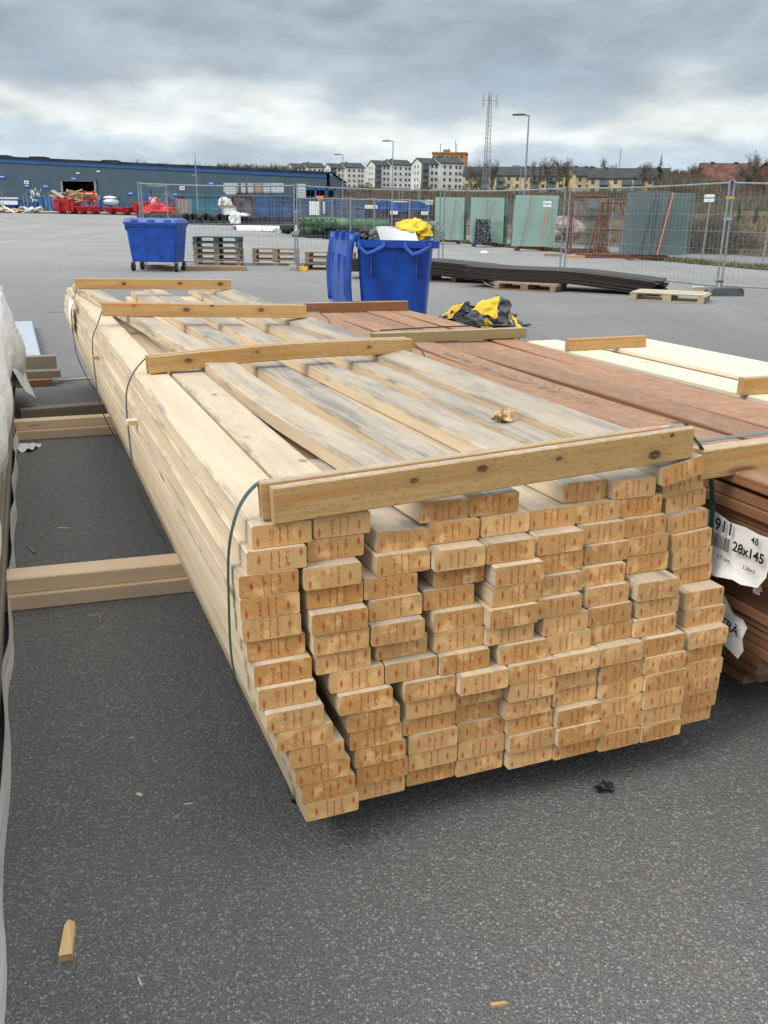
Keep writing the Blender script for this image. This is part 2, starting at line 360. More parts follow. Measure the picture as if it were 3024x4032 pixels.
def glass_mat(name, tint, alpha, rough=.05, add=.10):
    m, t = mat_new(name)
    o = t.nodes.new('ShaderNodeOutputMaterial'); tr = t.nodes.new('ShaderNodeBsdfTransparent'); tr.inputs[0].default_value = (*[min(1, .6 + .45 * x) for x in tint], 1)
    gl = t.nodes.new('ShaderNodeBsdfGlossy'); gl.inputs['Roughness'].default_value = rough; gl.inputs[0].default_value = (.9, .95, .93, 1)
    df = t.nodes.new('ShaderNodeBsdfDiffuse')
    tcx = t.nodes.new('ShaderNodeTexCoord'); no = t.nodes.new('ShaderNodeTexNoise'); no.inputs['Scale'].default_value = 1.3; t.links.new(tcx.outputs['Object'], no.inputs['Vector'])
    mxc = t.nodes.new('ShaderNodeMix'); mxc.data_type = 'RGBA'; t.links.new(no.outputs[0], mxc.inputs[0])
    mxc.inputs[6].default_value = (*[x * .8 for x in tint], 1); mxc.inputs[7].default_value = (*[min(1, x * 1.2) for x in tint], 1)
    t.links.new(mxc.outputs[2], df.inputs[0])
    fr = t.nodes.new('ShaderNodeFresnel'); fr.inputs[0].default_value = 1.5
    m1 = t.nodes.new('ShaderNodeMixShader'); m1.inputs[0].default_value = alpha; t.links.new(tr.outputs[0], m1.inputs[1]); t.links.new(df.outputs[0], m1.inputs[2])
    ad = t.nodes.new('ShaderNodeMath'); ad.operation = 'ADD'; ad.inputs[1].default_value = add; t.links.new(fr.outputs[0], ad.inputs[0])
    m2 = t.nodes.new('ShaderNodeMixShader'); t.links.new(ad.outputs[0], m2.inputs[0]); t.links.new(m1.outputs[0], m2.inputs[1]); t.links.new(gl.outputs[0], m2.inputs[2])
    t.links.new(m2.outputs[0], o.inputs[0]); return m
M['glass_pack'] = glass_mat('green_glass_pack', (.33, .50, .42), .56)
M['glass_edge'] = glass_mat('green_glass_edge', (.02, .085, .055), .85)
M['glass_clear'] = glass_mat('clear_glass', (.34, .44, .42), .10, .03, .03)

# ------------------------------------------------------------------ mesh helpers
class MB:
    def __init__(s): s.v = []; s.f = []; s.mi = []
    def add(s, vs, fs, mi=0):
        o = len(s.v); s.v += [tuple(x) for x in vs]; s.f += [tuple(i + o for i in f) for f in fs]; s.mi += [mi] * len(fs)
    def box(s, c, d, rot=None, mi=0, bev=0.0):
        x, y, z = (k / 2 for k in d)
        if bev:
            b = bev
            prof = [(-x + b, -z), (x - b, -z), (x, -z + b), (x, z - b), (x - b, z), (-x + b, z), (-x, z - b), (-x, -z + b)]
            vs = [Vector((px, -y, pz)) for px, pz in prof] + [Vector((px, y, pz)) for px, pz in prof]
            fs = [tuple(range(8)), tuple(range(15, 7, -1))] + [(i + 8, (i + 1) % 8 + 8, (i + 1) % 8, i) for i in range(8)]
        else:
            vs = [Vector((i * x, j * y, k * z)) for k in (-1, 1) for j in (-1, 1) for i in (-1, 1)]
            fs = [(0, 2, 3, 1), (4, 5, 7, 6), (0, 1, 5, 4), (2, 6, 7, 3), (0, 4, 6, 2), (1, 3, 7, 5)]
        if rot: m = rot if isinstance(rot, Matrix) else Euler(rot).to_matrix(); vs = [m @ q for q in vs]
        cc = Vector(c); s.add([q + cc for q in vs], fs, mi)
    def bar(s, a, b, r, n=6, mi=0, r2=None, caps=True):
        a = Vector(a); b = Vector(b); d = (b - a)
        if d.length < 1e-6: return
        q = d.normalized().to_track_quat('Z', 'Y').to_matrix(); r2 = r if r2 is None else r2
        vs = []
        for k in range(n):
            t = 2 * math.pi * (k + .5) / n; e = q @ Vector((math.cos(t), math.sin(t), 0)); vs += [a + e * r, b + e * r2]
        fs = [(2 * k, (2 * k + 2) % (2 * n), (2 * k + 3) % (2 * n), 2 * k + 1) for k in range(n)]
        if caps: fs += [tuple(range(2 * n - 2, -1, -2)), tuple(range(1, 2 * n, 2))]
        s.add(vs, fs, mi)
    def tube(s, pts, r, n=6, mi=0):
        for a, b in zip(pts, pts[1:]): s.bar(a, b, r, n, mi)
    def grid(s, fn, nu, nv, mi=0, flip=False):
        vs = [fn(i / nu, j / nv) for j in range(nv + 1) for i in range(nu + 1)]
        fs = []
        for j in range(nv):
            for i in range(nu):
                a = j * (nu + 1) + i; q = (a, a + 1, a + nu + 2, a + nu + 1); fs.append(q[::-1] if flip else q)
        s.add(vs, fs, mi)
    def poly_prism(s, pts, y0, y1, mi=0):
        """outline in (x,z), extruded from y0 to y1; pts counter-clockwise seen from -Y"""
        n = len(pts)
        vs = [(x, y0, z) for x, z in pts] + [(x, y1, z) for x, z in pts]
        s.add(vs, [tuple(range(n)), tuple(range(2 * n - 1, n - 1, -1))] + [(i + n, (i + 1) % n + n, (i + 1) % n, i) for i in range(n)], mi)
    def mesh(s, name, mats, smooth=False):
        me = bpy.data.meshes.new(name); me.from_pydata(s.v, [], s.f)
        for m in (mats if isinstance(mats, (list, tuple)) else [mats]): me.materials.append(m)
        if any(s.mi): me.polygons.foreach_set('material_index', s.mi)
        if smooth: me.polygons.foreach_set('use_smooth', [True] * len(s.f))
        me.update(); return me
    def build(s, name, mats, parent=None, smooth=False, **k): return link(name, s.mesh(name, mats, smooth), parent, **k)
def link(name, data, parent=None, loc=None, rot=None, **k):
    o = bpy.data.objects.new(name, data); col.objects.link(o)
    if parent: o.parent = parent
    if loc is not None: o.location = loc
    if rot is not None: o.rotation_euler = rot
    tag(o, **k); return o
def tag(o, label=None, cat=None, group=None, kind=None):
    if label: o['label'] = label
    if cat: o['category'] = cat
    if group: o['group'] = group
    if kind: o['kind'] = kind
    return o
def thing(name, label, cat, loc=(0, 0, 0), rz=0.0, group=None):
    o = bpy.data.objects.new(name, None); col.objects.link(o); o.empty_display_size = .1
    o.location = loc; o.rotation_euler = (0, 0, rz); return tag(o, label, cat, group)
def kids(o): return KID.get(o.name, [])
def copy_tree(o, parent=None):
    c = o.copy(); col.objects.link(c)
    if parent: c.parent = parent
    for ch in list(o.children): copy_tree(ch, c)
    return c
def text_mesh(name, txt, size, mat, bold=0.0, align='CENTER'):
    cu = bpy.data.curves.new(name, 'FONT'); cu.body = txt; cu.size = size; cu.align_x = align; cu.align_y = 'CENTER'; cu.offset = bold; cu.resolution_u = 3
    t = bpy.data.objects.new(name, cu); col.objects.link(t)
    dg = bpy.context.evaluated_depsgraph_get(); dg.update()
    me = bpy.data.meshes.new_from_object(t.evaluated_get(dg)); me.materials.clear(); me.materials.append(mat)
    bpy.data.objects.remove(t); bpy.data.curves.remove(cu); return me
def rnd(a, b): return random.uniform(a, b)

# ------------------------------------------------------------------ the ground
KA = Vector((10.69, 25.82)); KB = Vector((2.6, 51.0))          # kerb line of the yard
KD = (KB - KA).normalized(); KN = Vector((KD.y, -KD.x))        # along / outwards
if KN.x < 0: KN = -KN
def kerb(s, off): p = KA + KD * s + KN * off; return p
ys = [-60, -25, -10, 0, 10, 20, 30, 38, 42, 46, 50, 54, 58, 62, 66, 70, 73, 76, 79, 82, 86, 90, 96, 104, 112, 124, 140, 160, 180, 210, 250, 300, 350, 400, 450, 520, 600, 750, 1200, 2500, 6000]
mb = MB(); As = [-9, -5, -3, -2.2, -1.6] + [i * .1 for i in range(-12, 13)] + [1.6, 2.2, 3, 5, 9]
for y in ys:
    for a in As:
        x = a * max(abs(y), 60) * .6 if y < 60 else a * y * .6
        mb.v.append((x, y, g(x, y) if y > 40 else 0.0))
na = len(As)
for j in range(len(ys) - 1):
    for i in range(na - 1):
        a = j * na + i; mb.f.append((a, a + 1, a + na + 1, a + na)); y = (ys[j] + ys[j + 1]) / 2
        mb.mi.append(0 if y < 76 else (1 if y < 82 else (0 if y < 170 else 2)))
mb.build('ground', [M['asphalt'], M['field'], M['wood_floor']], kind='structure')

def strip(name, o0, o1, z, mat, s0=-30, s1=34, n=32, z1=None, wob=.0):
    m = MB()
    def fn(a, b):
        s = s0 + (s1 - s0) * a; o = o0 + (o1 - o0) * b
        if wob and (b < .01): o += wob * (mnoise.noise(Vector((s * .8, o0, 1))) + .5 * mnoise.noise(Vector((s * 3.1, o0, 5))))
        p = kerb(s, o); return (p.x, p.y, g(p.x, p.y) + z + ((z1 - z) * b if z1 is not None else 0))
    m.grid(fn, n, 4 if z1 is None else 8, flip=True); return m.build(name, mat, kind='structure')
strip('verge', 0.0, .62, .02, M['field'], wob=.25, n=160)
strip('gravel_strip', .62, 1.35, .03, M['gravel'])
strip('path', 1.35, 6.2, .024, M['path'])
# dry bank behind the path, rising away from the yard
mb = MB()
def bank(a, b):
    s = -40 + 110 * a; o = 6.2 + 75 * b ** 1.5; p = kerb(s, o)
    z = .04 + 2.0 * min(1, (o - 6.2) / 26.0) + .28 * mnoise.noise(Vector((p.x * .25, p.y * .25, 0))) * min(1, (o - 6.2) / 3) + .8 * max(0, (o - 32) / 40)
    return (p.x, p.y, z)
mb.grid(bank, 90, 44, flip=True)
mb.build('grass_bank', [M['grassdry_ground'] if 'grassdry_ground' in M else M['field']], kind='structure')
def bank_z(x, y):
    q = Vector((x, y)) - KA; o = q.dot(KN)
    if o < 6.2: return g(x, y)
    return .04 + 2.0 * min(1, (o - 6.2) / 26.0) + .28 * mnoise.noise(Vector((x * .25, y * .25, 0))) * min(1, (o - 6.2) / 3) + .8 * max(0, (o - 32) / 40)

def tufts(name, n, place, hr, mats, wd=.012, label=None, lean=.5):
    m = MB()
    for i in range(n):
        x, y, z = place(); h = rnd(*hr); a = rnd(0, 6.28); dx, dy = math.cos(a), math.sin(a); ln = rnd(0, lean) * h; b = rnd(0, 6.28)
        k = random.randrange(len(mats)); w2 = wd * rnd(.6, 1.5)
        m.add([(x - dx * w2, y - dy * w2, z - .01), (x + dx * w2, y + dy * w2, z - .01), (x + math.cos(b) * ln, y + math.sin(b) * ln, z + h)], [(0, 1, 2)], k)
    return m.build(name, mats, kind='stuff', label=label)
def pk(s0, s1, o0, o1):
    def f():
        s = rnd(s0, s1); o = rnd(o0, o1)
        while mnoise.noise(Vector((s * .5, o * .8, 3))) < rnd(-.35, .25): s = rnd(s0, s1); o = rnd(o0, o1)
        p = kerb(s, o); return p.x, p.y, (bank_z(p.x, p.y) if o > 6.2 else g(p.x, p.y) + .02)
    return f
tufts('kerb_grass', 9000, pk(-8, 30, -.05, .75), (.04, .17), [M['grassgreen'], M['grassgreen'], M['grassdry']], .014, 'green weeds growing along the yard edge')
tufts('bank_grass', 26000, pk(-14, 34, 6.2, 26), (.10, .38), [M['grassdry'], M['grassdry'], M['field']], .03, 'dry yellow grass on the bank behind the path')
m = MB()
for i in range(2600):
    p = kerb(rnd(-8, 26), rnd(.62, 1.35)); s = rnd(.02, .05)
    m.add([(p.x + rnd(-s, s), p.y + rnd(-s, s), .03 + rnd(0, s)) for _ in range(4)], [(0, 1, 2), (0, 2, 3), (0, 3, 1), (1, 3, 2)])
m.build('gravel_stones', M['gravel'], kind='stuff', label='loose pale stones beside the path')
# ------------------------------------------------------------------ the timber packs
PSI = 0.384724
ORG = Vector((0, 2, 0))
cP, sP = math.cos(PSI), math.sin(PSI)
def W2(c, l, z=0): return Vector((c * cP - l * sP, 2 + c * sP + l * cP, z))
BW, BT, Z0 = .1175, .0452, .1115
LEN = 5.55
def ribbon(m, pts, wv, wd, th=.0012, mi=0):
    """flat band along pts, its width along wv"""
    pts = [Vector(p) for p in pts]; wv = Vector(wv).normalized(); vs = []
    for i, p in enumerate(pts):
        d = (pts[min(i + 1, len(pts) - 1)] - pts[max(i - 1, 0)]).normalized(); ww = (wv - d * wv.dot(d)).normalized(); nn = d.cross(ww) * th / 2
        for s1, s2 in ((-1, -1), (1, -1), (1, 1), (-1, 1)): vs.append(p + ww * wd / 2 * s1 + nn * s2)
    fs = []
    for i in range(len(pts) - 1):
        for k in range(4): fs.append((4 * i + k, 4 * i + (k + 1) % 4, 4 * i + 4 + (k + 1) % 4, 4 * i + 4 + k))
    fs += [(3, 2, 1, 0), tuple(4 * (len(pts) - 1) + k for k in range(4))]
    m.add(vs, fs, mi)
def smooth_path(pts, n=6):
    pts = [Vector(p) for p in pts]; q = [pts[0]] + pts + [pts[-1]]; out_ = []
    for i in range(1, len(q) - 2):
        for k in range(n):
            t = k / n; a, b, c, d = q[i - 1:i + 3]
            out_.append(.5 * ((2 * b) + (c - a) * t + (2 * a - 5 * b + 4 * c - d) * t * t + (3 * b - a - 3 * c + d) * t ** 3))
    return out_ + [pts[-1]]

def stamp(m, seed, flip):
    rs = random.Random(seed); f = -.0004
    def q(x, z, a, b):
        x0, x1, z0_, z1_ = x - a / 2, x + a / 2, z - b / 2, z + b / 2
        if z0_ < .0015 or z1_ > BT - .0015: return
        if flip: x0, x1, z0_, z1_ = BW - x1, BW - x0, BT - z1_, BT - z0_
        m.add([(x0, f, z0_), (x1, f, z0_), (x1, f, z1_), (x0, f, z1_)], [(0, 1, 2, 3)], 1)
    dz = rs.uniform(-.003, .004)
    for x, c in ((.011, .013), (.094, .021)):         # little ladder marks
        q(x, c + dz, .0011, .013)
        for k, wd in enumerate((.003, .005, .0075, .0095, .0095, .0055, .003)): q(x + rs.uniform(-.0006, .0006), c + dz - .009 + k * .0031, wd * .8, .0011)
    for x, hi, wd in ((.0385, .026, .0055), (.0550, .030, .0024), (.0700, .031, .0026)):   # lines of characters read sideways
        z = .005
        while z < hi + .009 + dz:
            if rs.random() < .84:
                sh = rs.random()
                if sh < .45: q(x + rs.uniform(-.0008, .0008), z, .0010, rs.uniform(.0018, .0034))
                elif sh < .75: q(x, z, wd, .0009); q(x - wd / 2, z + .0008, .0009, .0018)
                else: q(x + wd / 2, z, .0009, .0024); q(x - wd / 2, z, .0009, .0020)
            z += rs.uniform(.0017, .0028)
        q(x, z + .001, wd * 1.5, .001); q(x - wd * .7, z - .001, .0011, .0035)
    if rs.random() < .25: q(rs.uniform(.03, .09), .02, .0022, .006)
def prism(w_, t_, ln, ch=.0028, seg=1, bend=None):
    """a board: chamfered section, from y = 0 to ln"""
    m = MB(); prof = [(ch, 0), (w_ - ch, 0), (w_, ch), (w_, t_ - ch), (w_ - ch, t_), (ch, t_), (0, t_ - ch), (0, ch)]
    vs = []
    for k in range(seg + 1):
        y = ln * k / seg; dz = bend(y) if bend else 0
        vs += [(x, y, z + dz) for x, z in prof]
    fs = [tuple(range(8)), tuple(range(seg * 8 + 7, seg * 8 - 1, -1))]
    for k in range(seg):
        for i in range(8): fs.append((k * 8 + 8 + i, k * 8 + 8 + (i + 1) % 8, k * 8 + (i + 1) % 8, k * 8 + i))
    m.add(vs, fs); return m
bmesh_ = []
for k in range(10):
    m = prism(BW, BT, LEN); stamp(m, 100 + k, k % 5 in (1, 3)); bmesh_.append(m.mesh('board_mesh', [M['pine'], M['ink']]))
COLS = [
[(-393,-310),(-407,-320),(-424,-322),(-423,-323),(-421,-323),(-412,-318),(-404,-335),(-400,-348),(-389,-365),(-370,-365),(-345,-363),(-331,-359),(-319,-358),(-311,-358)],
[(-267,-297),(-280,-296),(-297,-329),(-289,-317),(-287,-342),(-283,-338),(-277,-333),(-248,-336),(-234,-351),(-215,-347),(-208,-344),(-197,-343),(-190,-340),(-192,-330)],
[(-135,-295),(-140,-312),(-167,-312),(-158,-319),(-160,-340),(-142,-316),(-127,-339),(-88,-350),(-81,-343),(-83,-331),(-70,-336),(-67,-332),(-66,-321)],
[(-36,-281),(-16,-289),(-19,-327),(-7,-305),(-32,-309),(-16,-327),(-14,-328),(-6,-346),(33,-366),(40,-332),(36,-324),(51,-330),(54,-332),(53,-329)],
[(83,-279),(108,-285),(102,-326),(115,-346),(112,-344),(103,-355),(105,-339),(135,-350),(155,-361),(159,-359),(156,-353),(170,-344),(174,-352),(177,-344)],
[(230,-280),(229,-319),(235,-314),(231,-328),(222,-343),(245,-340),(255,-342),(274,-360),(278,-348),(286,-341),(290,-361),(293,-366),(296,-350)],
[(320,-263),(349,-278),(356,-293),(366,-302),(353,-315),(360,-327),(368,-334),(376,-332),(393,-360),(401,-357),(408,-355),(409,-358),(412,-357),(415,-359)],
[(442,-278),(468,-275),(477,-288),(486,-291),(494,-289),(491,-342),(501,-336),(495,-342),(515,-356),(520,-361),(527,-363),(528,-363),(531,-359),(534,-362)],
[(566,-294),(619,-252),(646,-243),(627,-266),(636,-275),(643,-275),(658,-268),(655,-315),(659,-323),(653,-349),(653,-339),(659,-341),(655,-342),(656,-339),(654,-330)]]
lum = thing('lumber_stack', 'pale pine timber pack with red stamps on its board ends, tied under four battens', 'timber stack', ORG, PSI)
tilt = {(8, 0): 11, (8, 1): 8, (8, 2): 7, (8, 3): 5.5, (8, 4): 4, (8, 5): 3, (8, 6): 2, (2, 0): -3, (3, 0): -2.5}
grey1 = [.30, .42, .75, .72, .98, .55, 1.0, .95, 1.0]
def rise(y):
    t = min(1, max(0, (y - .9) / 1.3)); return .049 * t * t * (3 - 2 * t)
mA = prism(BW, BT, LEN, seg=24, bend=rise); stamp(mA, 777, False); mA = mA.mesh('bent_board_mesh', [M['pine'], M['ink']])
TOPYAW = {3: 3.75, 4: .8, 6: 1.95, 7: -.25, 8: .1}
for ci, colm in enumerate(COLS):
    n = len(colm); pitch = .0465 if ci < 8 else .0448
    for k, (c, l) in enumerate(colm):
        o = bpy.data.objects.new('board', bmesh_[random.randrange(10)]); col.objects.link(o); o.parent = lum
        z = Z0 + (n - 1 - k) * pitch
        if ci == 8: c = [566, 606, 628, 620, 632, 640, 652][k] if k < 7 else c
        o.location = (c / 1000, l / 1000, z)
        o.rotation_euler = (0, -R(tilt.get((ci, k), rnd(-.25, .25))), R(rnd(-.05, .05) if ci else rnd(-.13, .13)))
        o.scale = (1, {0: 1.135, 1: 1.0}.get(ci, rnd(.955, .985)) if k < 12 else 1.06 + .01 * (k % 3), 1)
        if k == 0 and ci in TOPYAW: o.rotation_euler[2] = R(TOPYAW[ci])
        if k == 0 and ci == 3: o.data = mA
        if k == 0: o.scale[1] = [1.05, .345, .105, .98, .96, .965, 1.0, 1.0, 1.01][ci]
        o.color = (grey1[ci] if k == 0 else rnd(.05, .55), 0, 0, 1)
        if k == 0 and ci in (0, 8):
            o['label'] = {0: 'top edge board, bleached almost white', 8: 'tilted edge board stained grey-green on top'}[ci]
# battens across the pack
def batten(par, c0, l0, z0_, c1, l1, z1_, h, th, mat, label=None, bow=0, name='batten'):
    d = Vector((c1 - c0, l1 - l0, 0)); ln = math.hypot(d.length, z1_ - z0_)
    def bend(y): return bow * math.sin(math.pi * y / ln)
    m = prism(th, h, ln, .0022, 8, bend)
    o = m.build(name, mat, par, label=label)
    ang = math.atan2(d.y, d.x) - math.pi / 2
    o.rotation_euler = (math.atan2(z1_ - z0_, d.length), 0, ang); o.location = (c0, l0, z0_)
    o.color = (.8, 0, 0, 1); return o
def kmat(name, kn):
    return wood(name, (.54, .345, .14), (.40, .21, .065), (.45, .30, .15), (.36, .22, .10), grey=(.33, .32, .29), grain=.8, knots=kn, knotc=(.085, .040, .022), mould=.75)
TH = .0225
m1 = kmat('near_batten_pine', [(.0225, .29, .046, .0062), (.0225, .445, .05, .0085), (.0225, .63, .047, .0052), (.0225, .885, .022, .011), (.0225, .93, .062, .004)])
batten(lum, -.352, -.300, .7635, .640, -.270, .800, .072, TH, m1, 'front batten with dark knots')
batten(lum, -.368, -.274, .7665, .570, -.246, .799, .0735, TH, M['batten'], 'thinner batten just behind the front one')
m2 = kmat('middle_batten_pine', [(.0225, .14, .038, .010), (.0225, .40, .052, .005), (.0225, .86, .040, .006)])
batten(lum, -.345, 1.432, .764, .705, 1.486, .786, .060, TH, m2, 'weathered middle batten with a red-brown knot', .014)
batten(lum, -.352, 1.457, .764, .690, 1.511, .786, .063, TH, M['batten'], 'batten behind the weathered middle one', .013)
m3 = kmat('third_batten_pine', [(.028, .16, .055, .008), (.028, .42, .036, .011), (.028, .55, .058, .006), (.028, .80, .04, .010)])
batten(lum, -.366, 2.960, .8115, .640, 2.720, .800, .066, .028, m3, 'third batten, clean yellow pine')
batten(lum, -.358, 2.990, .8115, .635, 2.750, .800, .068, .02, M['batten'], 'batten behind the third one')
m4 = kmat('far_batten_pine', [(.04, .32, .035, .010), (.04, .70, .040, .009), (.04, .98, .038, .013)])
batten(lum, -.386, 4.760, .8115, .660, 4.620, .800, .068, .04, m4, 'farthest batten, at the far end of the pack')
# bands
def strap_part(par, pts, wd, mat, label, wv=(0, 1, 0)):
    m = MB(); ribbon(m, smooth_path(pts), wv, wd); return m.build('strap', mat, par, label=label)
strap_part(lum, [(-.35, -.274, .838), (-.37, -.276, .834), (-.395, -.275, .81), (-.415, -.272, .77), (-.430, -.270, .70), (-.434, -.27, .60), (-.434, -.272, .48), (-.420, -.275, .39), (-.394, -.28, .31), (-.364, -.28, .25), (-.345, -.28, .20), (-.328, -.28, .15), (-.318, -.28, .112), (-.29, -.28, .1105)], .017, M['strap'], 'wide green band at the near end, left side')
strap_part(lum, [(.60, -.262, .880), (.640, -.258, .874), (.672, -.25, .840), (.705, -.245, .81), (.735, -.245, .765), (.757, -.245, .70), (.765, -.25, .62), (.768, -.25, .52), (.774, -.255, .30), (.776, -.28, .112)], .017, M['strap'], 'wide green band at the near end, right side')
strap_part(lum, [(-.35, -.280, .8372), (-.1, -.272, .8462), (.2, -.264, .8568), (.45, -.258, .8656), (.60, -.256, .8712)], .012, M['alu'], 'band along the top of the near battens')
def cord(par, pts, r, mat, label):
    m = MB(); m.tube(smooth_path(pts, 5), r, 5); return m.build('strap', mat, par, label=label)
for (l, top) in ((1.47, .828), (2.98, .876), (4.78, .876)):
    cord(lum, [(-.33, l - .005, top), (-.355, l - .008, top - .018), (-.400, l - .02, .762), (-.430, l - .02, .68), (-.430, l - .02, .5), (-.420, l - .02, .35), (-.37, l - .02, .2), (-.325, l - .02, .105)], .0032, M['cord'], 'thin wrapped band down the left side')
cord(lum, [(.69, 1.50, .835), (.72, 1.50, .825), (.765, 1.49, .785), (.785, 1.49, .70), (.787, 1.49, .45), (.785, 1.49, .12)], .003, M['cord'], 'thin wrapped band on the right side')
cord(lum, [(.63, 2.73, .868), (.67, 2.73, .855), (.735, 2.72, .81), (.765, 2.7, .77), (.78, 2.7, .60), (.785, 2.7, .12)], .003, M['cord'], 'thin wrapped band on the far right side')
# small spacer stuck out of the left side and a torn label
m = MB(); m.box((-.43, 1.24, .632), (.05, .035, .016), bev=.001); m.build('spacer_stick', M['whitewood'], lum, label='small pale stick poking out of the left side')
m = MB(); m.box((-.43, 2.75, .632), (.04, .03, .014), bev=.001); m.build('spacer_stick', M['batten'], lum, label='far little stick poking out of the left side')
m = MB()
def lab(a, b): return (-.43 - .02 * math.sin(a * 3) - .02 * b * a, 4.75 - .36 * b + .05 * math.sin(7 * a), .74 - .22 * a + .03 * math.sin(b * 9))
m.grid(lab, 8, 8); m.build('torn_label', M['paper'], lum, label='torn paper label flapping near the far end')
# litter on top of the pack
m = MB(); m.box((0, 0, 0), (.10, .006, .002)); tag(m.build('wood_sliver', M['whitewood']), 'pale wood sliver lying on the bleached left boards', 'sliver'); o = bpy.data.objects['wood_sliver']; o.location = W2(-.20, -.06, .765); o.rotation_euler = (0, 0, R(62))
m = MB()
def crust(a, b):
    t = a * 2 * math.pi; r = .027 * (1 + .35 * math.cos(t) + .15 * math.sin(3 * t)); q = math.sin(b * math.pi)
    return (r * math.cos(t) * 1.15 * q + .008 * math.sin(5 * t), r * math.sin(t) * .7 * q, .004 + .020 * (1 - b) * (1 + .6 * math.sin(t * 2 + .6)) + .006 * math.sin(9 * t * b))
m.grid(crust, 22, 8); o = m.build('bread_crust', M['bread'], smooth=True); tag(o, 'half-eaten orange-brown crust lying on a grey board of the pine pack', 'bread crust'); o.location = W2(.49, .33, .7635); o.rotation_euler = (0, 0, R(20))

# ---- brown decking pack
brn = thing('decking_stack', 'red-brown stained decking pack with paper labels, right of the pine pack', 'timber stack', ORG, PSI)
DW, DT = .145, .0285
dl = 4.05
dmesh = [prism(DW, DT, dl + .05 * k, .0035).mesh('decking_board_mesh', M['brown']) for k in range(4)]
dmesh6 = [prism(DW, DT, 4.0, .0035, 10, lambda y, s=s: .010 * s * math.sin(y * 1.7 + s)).mesh('decking_board_mesh', M['brown']) for s in (1, -1, .5)]
NL = 21
for r_ in range(NL):
    z = .112 + r_ * .0293
    lean = .815 + (NL - 1 - r_) * .0085 + rnd(-.012, .012) * (r_ < NL - 1)
    for k in range(5):
        top = r_ == NL - 1
        o = bpy.data.objects.new('decking_board', (dmesh6[k % 3] if top else dmesh[(r_ * 5 + k) % 4])); col.objects.link(o); o.parent = brn
        gapx = [0, .150, .305, .457, .612][k] if top else k * .1475
        l0 = -.40 + rnd(-.05, .05) - (.10 if r_ > 15 else 0)
        if r_ < 8: l0 = -.235 - .02 * r_ + rnd(-.02, .02)
        if top: l0 = [-.52, -.60, -.5, -.55, -.5][k]
        o.location = ((.812 if top else lean) + gapx, l0, z + (.004 if top else 0)); o.scale = (1, 1.0 if not top else 1.02 + .012 * k, 1)
        o.rotation_euler = (0, R(rnd(-.5, .5)) if top else R(rnd(-.15, .15)), -R(.18) if top else 0)
        o.color = ((.45 if top else rnd(.1, .35)), 0, 0, 1)
ZB = .112 + NL * .0293 + .004
batten(brn, .70, -.215, ZB, 1.62, -.150, ZB + .006, .072, .045, kmat('pale_batten_pine', [(0, .55, .03, .004)]), 'pale near batten over the decking').color = (.6, 0, 0, 1)
batten(brn, .80, 2.19, ZB, 1.63, 2.165, ZB + .004, .050, .045, wood('green_batten', (.34, .27, .135), (.24, .18, .085), (.3, .24, .12), (.22, .17, .09), grain=.7), 'greenish middle batten over the decking')
batten(brn, .82, 3.60, ZB, 1.565, 3.54, ZB + .004, .062, .045, wood('brown_batten', (.30, .14, .062), (.18, .075, .032), (.24, .12, .06), (.16, .08, .04), grain=.8), 'dark brown far batten over the decking')
for l in (2.21, 3.59):
    cord(brn, [(.86, l, ZB + .055), (1.2, l, ZB + .062), (1.56, l - .02, ZB + .058), (1.62, l - .03, ZB + .01), (1.60, l - .03, ZB - .12), (1.61, l - .03, .25)], .0035, M['black'], 'thin black band over the decking')
m = MB(); ribbon(m, smooth_path([(.72, -.185, ZB + .074), (1.0, -.166, ZB + .076), (1.3, -.15, ZB + .08), (1.6, -.13, ZB + .078)]), (0, 1, 0), .022); m.build('strap', M['cord'], brn, label='flat grey band on the near pale batten')
# the rotten split in one deck board: dark gap and broken fibres
m = MB()
for i in range(260):
    t = random.random(); l = .62 + 1.15 * t; c = .995 + .012 * math.sin(t * 9) + rnd(-.010, .012) * (1 + 1.5 * (t < .35)); z = ZB + .0015
    a = rnd(-.25, .25); s = rnd(.010, .045)
    m.add([(c, l, z + .001), (c + rnd(.002, .006), l + .002, z + rnd(.001, .005)), (c + s * math.sin(a), l + s * math.cos(a), z + rnd(.002, .013))], [(0, 1, 2)], random.randrange(2))
m.build('splinters', [M['brown'], M['pallet']], brn, kind='stuff', label='broken fibres along the rotten split board')
# paper labels stapled to the left side of the decking
lblm = thing  # (no extra level: labels are parts)
def paper(par, name, label, outline, rz_, loc, mat=None, curl=.012):
    n = len(outline); cx_ = sum(p[0] for p in outline) / n; cz_ = sum(p[1] for p in outline) / n
    m = MB(); rings = [1.0, .75, .45]; vs = []
    for k in rings:
        for x, z in outline:
            X = cx_ + (x - cx_) * k; Z = cz_ + (z - cz_) * k; vs.append((X, -curl * (k ** 3) * (.5 + .5 * math.sin(19 * x + 13 * z)), Z))
    vs.append((cx_, 0, cz_)); fs = []
    for r2 in range(2):
        for i in range(n): a = r2 * n + i; b = r2 * n + (i + 1) % n; fs.append((a, b, b + n, a + n))
    for i in range(n): fs.append((2 * n + i, 2 * n + (i + 1) % n, 3 * n))
    m.add(vs, fs); o = m.build(name, mat or M['paper'], par, label=label); o.rotation_euler = rz_; o.location = loc; return o
